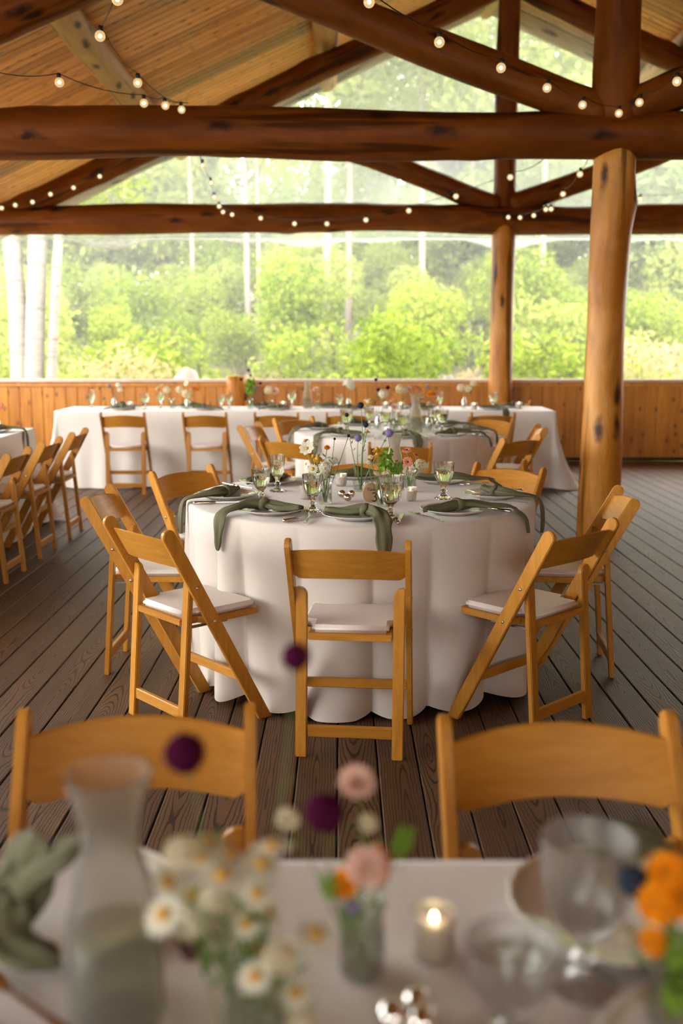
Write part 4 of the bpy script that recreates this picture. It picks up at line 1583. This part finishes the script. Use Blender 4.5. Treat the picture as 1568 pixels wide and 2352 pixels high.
# ------------------------------------------------------------------ nearest table, out of focus
carafe(onz(270, 2338, TT), 'frosted water carafe large in the left foreground', 1.0)
fgp = [(-0.332, 1.135, 'on the nearest table behind the carafe'), (0.335, 1.125, 'on the nearest table behind the big goblet')]
for x, y, lab in fgp:
    r = empty('dinner_plate', (x, y, TT), PI, 'round white china plate %s' % lab, 'plate', 'china plates')
    obj('plate', PLATE, r)
    obj('rim_band', BAND, r)
r = empty('dinner_plate', (0.37, 0.84, TT), 0, 'round white china plate at the lower right picture corner', 'plate', 'china plates')
obj('plate', PLATE, r)
obj('rim_band', BAND, r)
r = empty('dinner_plate', (-0.43, 0.80, TT), 0, 'round white china plate at the lower left picture corner', 'plate', 'china plates')
obj('plate', PLATE, r)
obj('rim_band', BAND, r)


def free_napkin(strips, knot, label, seed):
    g = G()
    for i, st in enumerate(strips):
        g.add(*sweep([(*at(px, py, Y), w, h) for px, py, Y, w, h in st], 22, seed + i))
    p = at(*knot)
    n, m = 18, 8
    vs, fs = [], []
    for i in range(n):
        t = 2 * PI * i / n
        c = Vector((math.cos(t) * .030, math.sin(t) * .010, math.sin(t) * .022))
        for j in range(m):
            a = 2 * PI * j / m
            vs.append(p + c * (1 + .35 * math.cos(a)) + Vector((.006 * math.sin(a) + .004 * math.sin(3 * t), .010 * math.sin(a), .012 * math.sin(a))))
    for i in range(n):
        for j in range(m):
            fs.append([i * m + j, i * m + (j + 1) % m, ((i + 1) % n) * m + (j + 1) % m, ((i + 1) % n) * m + j])
    g.add(vs, fs)
    tag(obj('napkin', g.mesh('napkin', M['napkin'])), label, 'napkin', 'knotted napkins')


free_napkin([[(40, 2060, 1.09, .024, .012), (50, 2010, 1.10, .040, .008), (66, 1955, 1.11, .044, .006), (90, 1915, 1.12, .020, .004)],
             [(40, 2050, 1.07, .020, .012), (95, 1995, 1.08, .034, .008), (150, 1955, 1.09, .036, .006), (195, 1925, 1.10, .016, .004)],
             [(35, 2070, 1.08, .022, .012), (10, 2120, 1.05, .034, .008), (30, 2170, 1.03, .034, .007), (95, 2200, 1.01, .026, .006), (135, 2215, 1.0, .010, .004)]],
            (38, 2058, 1.085), 'dark sage napkin knotted on the plate left of the foreground carafe', 91)
free_napkin([[(1450, 1975, 1.11, .020, .016), (1410, 1940, 1.12, .030, .018), (1372, 1905, 1.13, .030, .012), (1350, 1885, 1.135, .016, .007)],
             [(1450, 1975, 1.10, .022, .016), (1500, 1960, 1.11, .034, .016), (1560, 1985, 1.11, .036, .012), (1620, 2010, 1.10, .02, .008)],
             [(1440, 1965, 1.12, .020, .014), (1440, 1930, 1.13, .026, .014), (1465, 1905, 1.14, .022, .010)]],
            (1450, 1968, 1.105), 'dark sage napkin standing behind the big foreground goblet', 95)
goblet('wide', onz(1338, 2262, TT), 'big pressed goblet with bubbles, right foreground', 'foreground goblets', 1.0)
goblet('coupe', onz(1172, 2395, TT), 'blurred low wide glass nearest the camera, lower right', 'foreground goblets', 1.0)
votive(onz(995, 2195, TT), 'lit votive candle with bright flame on the nearest table', 0.86, 'foreground candles')
vb, vd, vo, va = onz(832, 2235, TT), onz(585, 2395, TT), onz(1548, 2370, TT), onz(520, 2440, TT)
vase('jar', vb, 'glass bud vase of pink flowers, centre foreground', 'foreground vases', 0.80)
vase('jar', vd, 'glass jar of daisies, left of centre foreground', 'foreground vases', 0.9)
vase('cup', vo, 'glass vase of orange flowers at the right foreground edge', 'foreground vases')
r = empty('bauble_trio', onz(940, 2362, TT), 0.5, 'silver mirror baubles at the bottom picture edge', 'ornament')
for dx, dy, rr in ((-0.017, 0.004, 0.0165), (0.017, 0.012, 0.0155), (0.004, -0.018, 0.0165)):
    obj('bauble', G().ball((0, 0, 0), rr, 20, 14).mesh('bauble', M['mercury']), r, (dx, dy, rr))
fork(onz(60, 2320, TT), 0.9, 'silver fork at the lower left picture corner')


def fg(v, items):
    for kind, px, py, Y, sz, lab, *face in items:
        flower(kind, v + Vector((random.uniform(-.012, .012), random.uniform(-.012, .012), .009)), at(px, py, Y), sz, lab, 'foreground flowers', face[0] if face else None, 0.01, 3)


fg(vb, [('plum', 745, 1868, 1.0, .0200, 'dark plum allium right of centre, above the pink flowers'),
        ('pink', 818, 1800, 1.02, .0180, 'pale peach dahlia standing highest in the centre foreground', (.1, -.5, .8)),
        ('pink', 838, 1990, .99, .0190, 'pink flower facing us in the centre foreground', (-.1, -1, .3)),
        ('coral', 872, 1985, 1.01, .018, 'coral flower at the right of the pink flower', (.8, -.4, .3)),
        ('orange', 790, 2030, .99, .013, 'small orange flower left of the pink flower', (-.6, -.7, .2)),
        ('button', 660, 1880, 1.02, .010, 'pale green bud left of the dark allium'),
        ('bells', 925, 1935, 1.02, .014, 'little green bell spray right of the pink flower'),
        ('button', 845, 1890, 1.02, .008, 'tiny cream bud under the peach dahlia'),
        ('bells', 760, 2040, .99, .013, 'little green bell spray left of the pink flower'),
        ('lilac', 810, 2085, .98, .008, 'small grey bud low at the left of the centre vase')])
fg(va, [('plum', 425, 1730, .97, .0205, 'large dark plum allium before the left foreground chair'),
        ('plum', 680, 1508, 1.00, .0145, 'dark plum allium standing highest, before the centre chair leg'),
        ('drop', 437, 2165, .95, .018, 'drooping dark brown coneflower right of the carafe', (.1, -.2, -1))])
random.seed(12)
D = [(420, 1960), (465, 1975), (385, 2025), (440, 2055), (375, 2100), (455, 2115), (510, 2010), (545, 2015), (600, 1985), (590, 2050), (540, 2090), (565, 2120), (610, 2090), (590, 2180), (660, 2190), (640, 2200), (585, 2242), (615, 2310),
     (680, 2280), (625, 1945), (495, 2060), (525, 1965), (430, 2095), (725, 2145), (555, 2290), (690, 2340), (640, 2355), (480, 1935)]
for i, (px, py) in enumerate(D):
    fg(vd, [('daisy' if i % 5 else 'button', px, py, .90 + random.uniform(-.03, .05), random.uniform(.0115, .0155), 'x')])
dl = [o for o in COL.objects if o.get('label') == 'x']
rank([o for o in dl if o.name.startswith('daisy')], 'blurred white daisy in the left foreground spray, %s')
rank([o for o in dl if o.name.startswith('button')], 'blurred cream button flower in the left foreground spray, %s')
fg(vo, [('orange', 1535, 2010, .93, .019, 'orange marigold, upper of those at the right picture edge', (-.3, -.8, .5)), ('orange', 1508, 2075, .91, .017, 'orange marigold in the middle at the right picture edge', (-.6, -.7, .3)),
        ('orange', 1560, 2060, .90, .019, 'orange marigold cut by the right picture edge', (.2, -.9, .3)), ('orange', 1500, 2165, .92, .013, 'lowest orange marigold at the right picture edge', (-.5, -.8, .1)),
        ('navy', 1457, 2025, .94, .0165, 'dark blue globe thistle left of the orange flowers'), ('button', 1505, 2000, .96, .012, 'cream button flower above the orange flowers'),
        ('button', 1440, 2150, .96, .010, 'pale bud under the blue thistle'), ('bells', 1560, 2200, .90, .017, 'green spray at the right foreground edge'), ('bells', 1555, 2290, .89, .018, 'lower green spray at the right foreground edge')])

# ------------------------------------------------------------------ festoon lights
gg = G()
gg.ball((0, 0, -0.048), 0.0255, 16, 12)
BULB = gg.mesh('bulb_glass', M['bulb'])
gg = G()
gg.ball((0, 0, -0.048), 0.0095, 10, 8)
FIL = gg.mesh('filament', M['filament'])
gg = G()
gg.tube([(0, 0, 0.002), (0, 0, 0), (0, 0, -0.022), (0, 0, -0.026)], [0.006, 0.0115, 0.0125, 0.010], 10)
SOC = gg.mesh('socket', M['wire'])


def festoon(label, pts, ends=(None, None), tilt=None):
    """pts: photo pixel and depth of each bulb's centre; a bulb hangs 48 mm under the wire"""
    tops = [at(px, py, Y) + Vector((0, 0, 0.048)) for px, py, Y in pts]
    r = empty('string_light', tops[0], 0, label, 'string light', 'festoon light strings')
    o = tops[0]
    path = []
    if ends[0]: path.append(at(*ends[0]) - o)
    path += [t - o for t in tops]
    if ends[1]: path.append(at(*ends[1]) - o)
    w = []
    for a, b in zip(path, path[1:]):
        L = (b - a).length
        for k in range(6):
            u = k / 6
            w.append(a.lerp(b, u) - Vector((0, 0, 0.16 * L * u * (1 - u))))
    w.append(path[-1])
    obj('wire', G().tube(w, 0.0028, 6).mesh('wire', M['wire']), r)
    for t in tops:
        bb = obj('bulb', BULB, r, t - o, (random.uniform(-.15, .15), random.uniform(-.15, .15), 0))
        obj('filament', FIL, bb)
        obj('socket', SOC, bb)


festoon('string of warm globe bulbs ending on the nearer tie beam, from the left edge', [(135, 190, 5.9), (330, 237, 6.5), (378, 243, 6.8), (415, 252, 7.16)], ((-60, 150, 5.2), (432, 236, 7.2)))
festoon('string of warm globe bulbs falling from the top before the pine ceiling', [(270, 0, 4.7), (232, 84, 5.2), (317, 190, 6.0)], ((150, -60, 4.2), (432, 236, 7.2)))
festoon('string of globe bulbs along the dark strut up to the king post', [(845, 4, 4.9), (1008, 97, 5.2), (1152, 157, 5.7), (1258, 203, 6.2), (1340, 241, 6.7), (1422, 261, 7.1), (1470, 235, 6.8), (1555, 187, 6.1)], ((760, -60, 4.6), (1640, 120, 5.6)))
festoon('string of small bulbs rising along the far left rafter', [(5, 478, 11.6), (35, 471, 11.65), (75, 464, 11.7), (117, 446, 11.75), (168, 431, 11.8), (228, 405, 11.8)], ((-40, 480, 11.6), (262, 375, 11.8)))
festoon('string of small bulbs swinging across the farther tie beam', [(465, 380, 9.0), (483, 420, 9.9), (491, 453, 10.8), (502, 474, 11.4), (513, 487, 11.8), (532, 493, 12.02), (598, 501, 11.4), (675, 514, 10.9), (750, 514, 10.4), (840, 505, 10.0), (940, 484, 9.6), (1045, 451, 9.2), (1170, 407, 8.6)],
        ((460, 360, 8.0), (1255, 360, 7.7)))
festoon('string of small bulbs from the thick post to the farther king post', [(1333, 400, 8.2), (1293, 446, 9.4), (1265, 480, 10.4), (1253, 481, 10.8), (1226, 495, 11.4), (1194, 500, 11.8), (1168, 499, 12.0)], ((1352, 360, 7.6), (1182, 487, 12.1)))
festoon('short bulb string at the right behind the thick post', [(1470, 457, 11.2)], ((1425, 470, 12.0), (1640, 420, 10)))

# ------------------------------------------------------------------ outside: ground, shrubs, trees
rng = np.random.default_rng(4)


def ground_z(x, y):
    return -0.75 + 0.085 * max(0, y - 17) + 0.12 * math.sin(x * .5 + y * .3) + 0.08 * math.sin(x * 1.1 - y * .6)


qg = N('dry_grass_ground')
qv = qg.coord((1, 1, 1))
qg.col(qg.ramp(qg.noise(qv, 0.8, 6), [(0.3, (0.10, 0.12, 0.03)), (0.5, (0.17, 0.16, 0.06)), (0.7, (0.26, 0.20, 0.11))]))
qg.set(Roughness=0.95)
nx, ny = 60, 60
vs = []
for i in range(nx + 1):
    for j in range(ny + 1):
        x = -60 + 120 * i / nx
        y = -30 + 120 * j / ny
        vs.append((x, y, ground_z(x, y) if y > 12.6 else -0.75))
fs = [[i * (ny + 1) + j, (i + 1) * (ny + 1) + j, (i + 1) * (ny + 1) + j + 1, i * (ny + 1) + j + 1] for i in range(nx) for j in range(ny)]
tag(obj('ground', mesh('ground', vs, fs, qg.m)), kind='structure')

GRN = [(0, (0.10, 0.17, 0.014)), (0.35, (0.195, 0.27, 0.026)), (0.7, (0.30, 0.365, 0.052)), (1, (0.43, 0.44, 0.10))]
GR2 = [(0, (0.20, 0.26, 0.05)), (0.5, (0.31, 0.37, 0.085)), (1, (0.42, 0.45, 0.15))]
DRY = [(0, (0.36, 0.30, 0.12)), (0.5, (0.46, 0.35, 0.19)), (1, (0.56, 0.44, 0.28))]
CON = [(0, (0.14, 0.19, 0.06)), (0.5, (0.21, 0.26, 0.09)), (1, (0.28, 0.31, 0.13))]
ML = dict(green=mat_leaf('shrub_leaf', GRN), pale=mat_leaf('aspen_leaf', GR2), dry=mat_leaf('dry_leaf', DRY), con=mat_leaf('pine_needles', CON, 0.2))
qb = N('birch_bark')
bv = qb.coord((1, 1, 5), 9)
qb.col(qb.ramp(qb.noise(bv, 3, 5, .6), [(0.30, (0.10, 0.08, 0.06)), (0.40, (0.30, 0.27, 0.24)), (0.7, (0.38, 0.35, 0.32))]))
qb.set(Roughness=0.8)
BARK = dict(birch=qb.m, aspen=plain('aspen_bark', (0.30, 0.235, 0.20), 0.8), pine=plain('pine_bark', (0.20, 0.13, 0.095), 0.9), stem=plain('shrub_stem', (0.11, 0.085, 0.05), 0.9))


def leaf_cloud(name, lobes, n, size, mat, flat=0.4):
    """n leaves (one folded diamond each) spread over the shells of ellipsoid lobes (x,y,z,rx,ry,rz)"""
    L = np.array(lobes, float)
    wgt = (L[:, 3] * L[:, 4] * L[:, 5]) ** (2 / 3)
    k = rng.choice(len(L), n, p=wgt / wgt.sum())
    d = rng.normal(size=(n, 3))
    d /= np.linalg.norm(d, axis=1, keepdims=True)
    rad = rng.uniform(0.45, 1.0, n) ** 0.5
    c = L[k, :3] + d * L[k, 3:] * rad[:, None] * (1 + 0.12 * rng.normal(size=(n, 1)))
    nr = d * 0.6 + rng.normal(size=(n, 3)) * 0.6 + np.array([0, 0, flat])
    nr /= np.linalg.norm(nr, axis=1, keepdims=True)
    t = np.cross(nr, rng.normal(size=(n, 3)))
    t /= np.linalg.norm(t, axis=1, keepdims=True)
    b = np.cross(nr, t)
    s = size * rng.uniform(.65, 1.35, (n, 1))
    V = np.stack([c - t * s * .5, c + b * s * .3 + nr * s * .06, c + t * s * .5, c - b * s * .3 + nr * s * .06], 1).reshape(-1, 3)
    F = np.arange(n * 4).reshape(n, 4)
    return np_mesh(name, V, F, mat, False)


def shrub_proto(h, w, n, size, mat, seed):
    r = random.Random(seed)
    lobes, g = [], G()
    for i in range(9):
        a = r.uniform(0, 6.28)
        q = r.uniform(.1, .75) * w
        z = h * r.uniform(.25, .85)
        rr = w * r.uniform(.25, .45)
        lobes.append((q * math.cos(a), q * math.sin(a), z, rr, rr, rr * r.uniform(.8, 1.2)))
        g.tube([(0, 0, 0), (q * .4 * math.cos(a), q * .4 * math.sin(a), z * .5), (q * math.cos(a), q * math.sin(a), z)], [.022, .014, .006], 5)
    return [('foliage', leaf_cloud('foliage', lobes, n, size, mat)), ('stems', g.mesh('stems', BARK['stem']))]


def tree_proto(h, r0, bark, crown0, w, n, size, mat, seed, conifer=False):
    r = random.Random(seed)
    g = G()
    px, py = r.uniform(-.02, .02) * h, r.uniform(-.02, .02) * h
    tp = [(px * math.sin(u * 2.2), py * math.sin(u * 1.7), h * u) for u in [k / 8 for k in range(9)]]
    g.tube(tp, [r0 * (1 - .75 * u) for u in [k / 8 for k in range(9)]], 8)
    br, lobes = G(), []
    m = 16 if conifer else 11
    for i in range(m):
        u = crown0 + (1 - crown0) * (i + .5) / m
        a = i * 2.4 + r.uniform(-.5, .5)
        ww = w * ((1.05 - (u - crown0) / (1 - crown0)) if conifer else math.sin(PI * (0.2 + .75 * (u - crown0) / (1 - crown0)))) * r.uniform(.6, 1.1)
        c = Vector((ww * .6 * math.cos(a), ww * .6 * math.sin(a), h * u))
        br.tube([(0, 0, h * (u - .03)), c], [r0 * .22, r0 * .08], 5)
        lobes.append((c.x, c.y, c.z, ww * .6 + .1, ww * .6 + .1, (.35 if conifer else .6) * ww + .25))
    return [('trunk', g.mesh('trunk', bark)), ('branches', br.mesh('branches', bark)), ('crown', leaf_cloud('crown', lobes, n, size, mat))]


PRO = dict(
    low=[shrub_proto(1.5, 1.1, 2600, .085, ML['green'], 1), shrub_proto(1.2, 1.0, 2200, .075, ML['green'], 2), shrub_proto(1.8, 1.2, 3000, .09, ML['pale'], 3)],
    dry=[shrub_proto(1.2, 1.0, 1800, .07, ML['dry'], 4)],
    tall=[shrub_proto(3.6, 1.9, 5200, .12, ML['green'], 5), shrub_proto(4.4, 2.1, 6000, .13, ML['pale'], 6), shrub_proto(3.0, 1.9, 4600, .11, ML['green'], 7)],
    aspen=[tree_proto(12.5, .085, BARK['aspen'], .50, 1.7, 5200, .18, ML['pale'], 8), tree_proto(11, .075, BARK['aspen'], .55, 1.6, 4600, .17, ML['pale'], 9)],
    pine=[tree_proto(15, .15, BARK['pine'], .35, 1.7, 5200, .24, ML['con'], 10, True), tree_proto(12, .12, BARK['pine'], .25, 1.6, 4600, .24, ML['con'], 11, True)],
)
LAB = dict(low=('leafy_shrub', 'low leafy green shrub growing just beyond the cedar railing', 'shrub', 'low shrubs beyond the railing'),
           dry=('dry_shrub', 'straw coloured dry shrub among the green ones beyond the railing', 'shrub', 'dry shrubs beyond the railing'),
           tall=('tall_shrub', 'tall bright green shrub in the thicket behind the low shrubs', 'shrub', 'tall shrubs in the thicket'),
           aspen=('aspen_tree', 'slim pale trunked aspen standing in the woods behind the thicket', 'tree', 'aspens in the woods'),
           pine=('pine_tree', 'tall brown trunked pine at the back of the woods', 'tree', 'pines in the woods'))


def plant(kind, x, y, s, rz=None, lab2=None):
    P = random.choice(PRO[kind])
    nm, lab, cat, grp = LAB[kind]
    if lab2: lab, grp = lab2
    r = empty(nm, (x, y, ground_z(x, y) - .05), random.uniform(0, 6.28) if rz is None else rz, lab, cat, grp)
    r.scale = (s, s, s * random.uniform(.92, 1.1))
    for n_, m_ in P: obj(n_, m_, r)
    return r


random.seed(33)
for i in range(20):
    y = random.uniform(15.6, 18.5)
    plant('low', (-.46 + .95 * (i + random.uniform(-.3, .3)) / 19) * y, y, random.uniform(.75, 1.1))
for i in range(22):
    y = random.uniform(19, 24)
    plant('dry' if i % 4 == 1 else 'low', (-.44 + .9 * (i + random.uniform(-.4, .4)) / 21) * y, y, random.uniform(1.0, 1.6), None, None if i % 4 == 1 else ('rounded green shrub in the second row beyond the railing', 'second row of shrubs'))
for i in range(40):
    y = random.uniform(23, 34)
    plant('tall', (-.44 + .9 * ((i * 7) % 40 + random.uniform(-.4, .4)) / 39) * y, y, random.uniform(.7, 1.05))
for i in range(36):
    y = random.uniform(34, 46)
    plant('tall', (-.42 + .86 * ((i * 7) % 36 + random.uniform(-.4, .4)) / 35) * y, y, random.uniform(1.3, 1.9), None, ('big hazy green shrub at the back of the thicket, among the trunks', 'far shrubs of the thicket'))
# trunks whose place in the photo is plain, then the woods behind
for px, y in ((798, 30), (745, 27), (975, 29), (1005, 34), (1245, 28), (570, 31), (597, 30), (447, 33), (840, 38), (1220, 40), (945, 40), (1490, 32), (1320, 36), (1090, 37)):
    plant('aspen', at(px, 700, y).x, y, random.uniform(1.0, 1.25), None, ('slim aspen whose pale bare trunk shows above the shrubs', 'aspens with visible trunks'))
for px, y in ((1470, 30), (870, 44), (1060, 45), (1540, 33), (450, 40), (250, 44)):
    plant('pine', at(px, 700, y).x, y, random.uniform(.95, 1.15), None, ('pine with a brown trunk showing among the shrubs', 'pines with visible trunks'))
for i in range(24):
    y = random.uniform(42, 54)
    plant('aspen', (-.42 + .86 * ((i * 5) % 24 + random.uniform(-.4, .4)) / 23) * y, y, random.uniform(.8, 1.05))
for i in range(22):
    y = random.uniform(54, 64)
    plant('pine', (-.42 + .86 * ((i * 5) % 22 + random.uniform(-.4, .4)) / 21) * y, y, random.uniform(.7, 1.0))

# unseen shrubs and pines added to dim light from the right
for i in range(10):
    plant('tall', random.uniform(12.5, 15), -9 + 2.3 * i, random.uniform(1.0, 1.3), None, ('tall shrub outside along the right wall of the hall', 'shrubs along the right wall'))
for i in range(8):
    plant('pine', random.uniform(16, 20), -9 + 2.9 * i, random.uniform(.9, 1.1), None, ('pine outside along the right wall of the hall', 'pines along the right wall'))

# the three white birches at the left
for pts, r0, lab in (
    ([(22, 380), (28, 560), (40, 700), (47, 870), (50, 960)], .15, 'leftmost white birch trunk beyond the railing, leaning slightly'),
    ([(86, 380), (86, 560), (82, 700), (78, 870), (76, 960)], .165, 'thickest white birch trunk, the middle of the three at the left'),
    ([(138, 380), (134, 560), (126, 700), (118, 870), (114, 960)], .085, 'thin white birch trunk, right of the thick birch')):
    y = 16.2
    P = [at(px, py, y) for px, py in pts][::-1]
    P[0].z = ground_z(P[0].x, y) - .05
    P.append(P[-1] + (P[-1] - P[-3]) * 1.2)
    r = empty('birch_tree', P[0], 0, lab, 'tree', 'white birches at the left')
    o = P[0]
    n_ = len(P)
    Q = [p - o for p in P]
    obj('trunk', G().tube(Q, [r0 * (1 - .3 * i / n_) for i in range(n_)], 14).mesh('trunk', BARK['birch']), r)
    g = G()
    lobes = []
    for i in range(9):
        a = i * 2.4
        c = Q[-1] * random.uniform(.55, 1.05) + Vector((math.cos(a) * random.uniform(.4, 1.3), abs(math.sin(a)) * 1.2 + .2, random.uniform(0, .8)))
        g.tube([Q[-1] * .62, Q[-1] * .62 + (c - Q[-1] * .62) * .5 + Vector((0, 0, .1)), c], [.03, .02, .008], 6)
        lobes.append((*c, .55, .5, .4))
    obj('branches', g.mesh('branches', BARK['birch']), r)
    obj('crown', leaf_cloud('crown', lobes, 1500, .085, ML['green']), r)

# pale boulders just outside the railing
for px, py, y, s in ((425, 868, 15.0, .34), (480, 872, 15.2, .26), (590, 868, 15.0, .22), (800, 866, 15.1, .30), (860, 868, 15.3, .24), (1020, 866, 14.9, .24), (1085, 862, 15.1, .26)):
    p = at(px, py, y)
    g = G().ball((0, 0, 0), 1, 14, 9)
    rr = random.Random(px)
    a, b2 = rr.uniform(0, 6), rr.uniform(0, 6)
    g.v = [tuple(Vector(v) * (1 + .12 * math.sin(3 * v[0] + a) + .1 * math.sin(4 * v[1] + b2) + .08 * math.sin(5 * v[2] + a))) for v in g.v]
    if 'rock' not in M: M['rock'] = plain('rock', (0.36, 0.31, 0.28), 0.9)
    gz = ground_z(p.x, y)
    o = obj('boulder', g.mesh('boulder', M['rock']), None, (p.x, y, gz + (p.z - gz) * .5 - .13), (0, 0, a), (s * 1.3, s, (p.z - gz) * .5 + .08))
    tag(o, 'x', 'rock', 'boulders beyond the railing')
rank([o for o in COL.objects if o.name.startswith('boulder')], 'pale blurred boulder just beyond the railing, %s')

# thin summer haze hanging in the woods
qh = bpy.data.materials.new('haze')
qh.use_nodes = True
ht = qh.node_tree
for n_ in list(ht.nodes):
    if n_.type == 'BSDF_PRINCIPLED': ht.nodes.remove(n_)
vs_ = ht.nodes.new('ShaderNodeVolumeScatter')
vs_.inputs['Color'].default_value = (0.97, 0.98, 0.95, 1)
vs_.inputs['Density'].default_value = 0.007
vs_.inputs['Anisotropy'].default_value = 0.2
ht.links.new(vs_.outputs[0], ht.nodes['Material Output'].inputs['Volume'])
g = G()
g.box((0, 44, 11), (90, 58, 24))
tag(obj('haze', g.mesh('haze', qh, False)), 'thin pale haze hanging among the trees of the woods', 'haze', None, 'stuff')
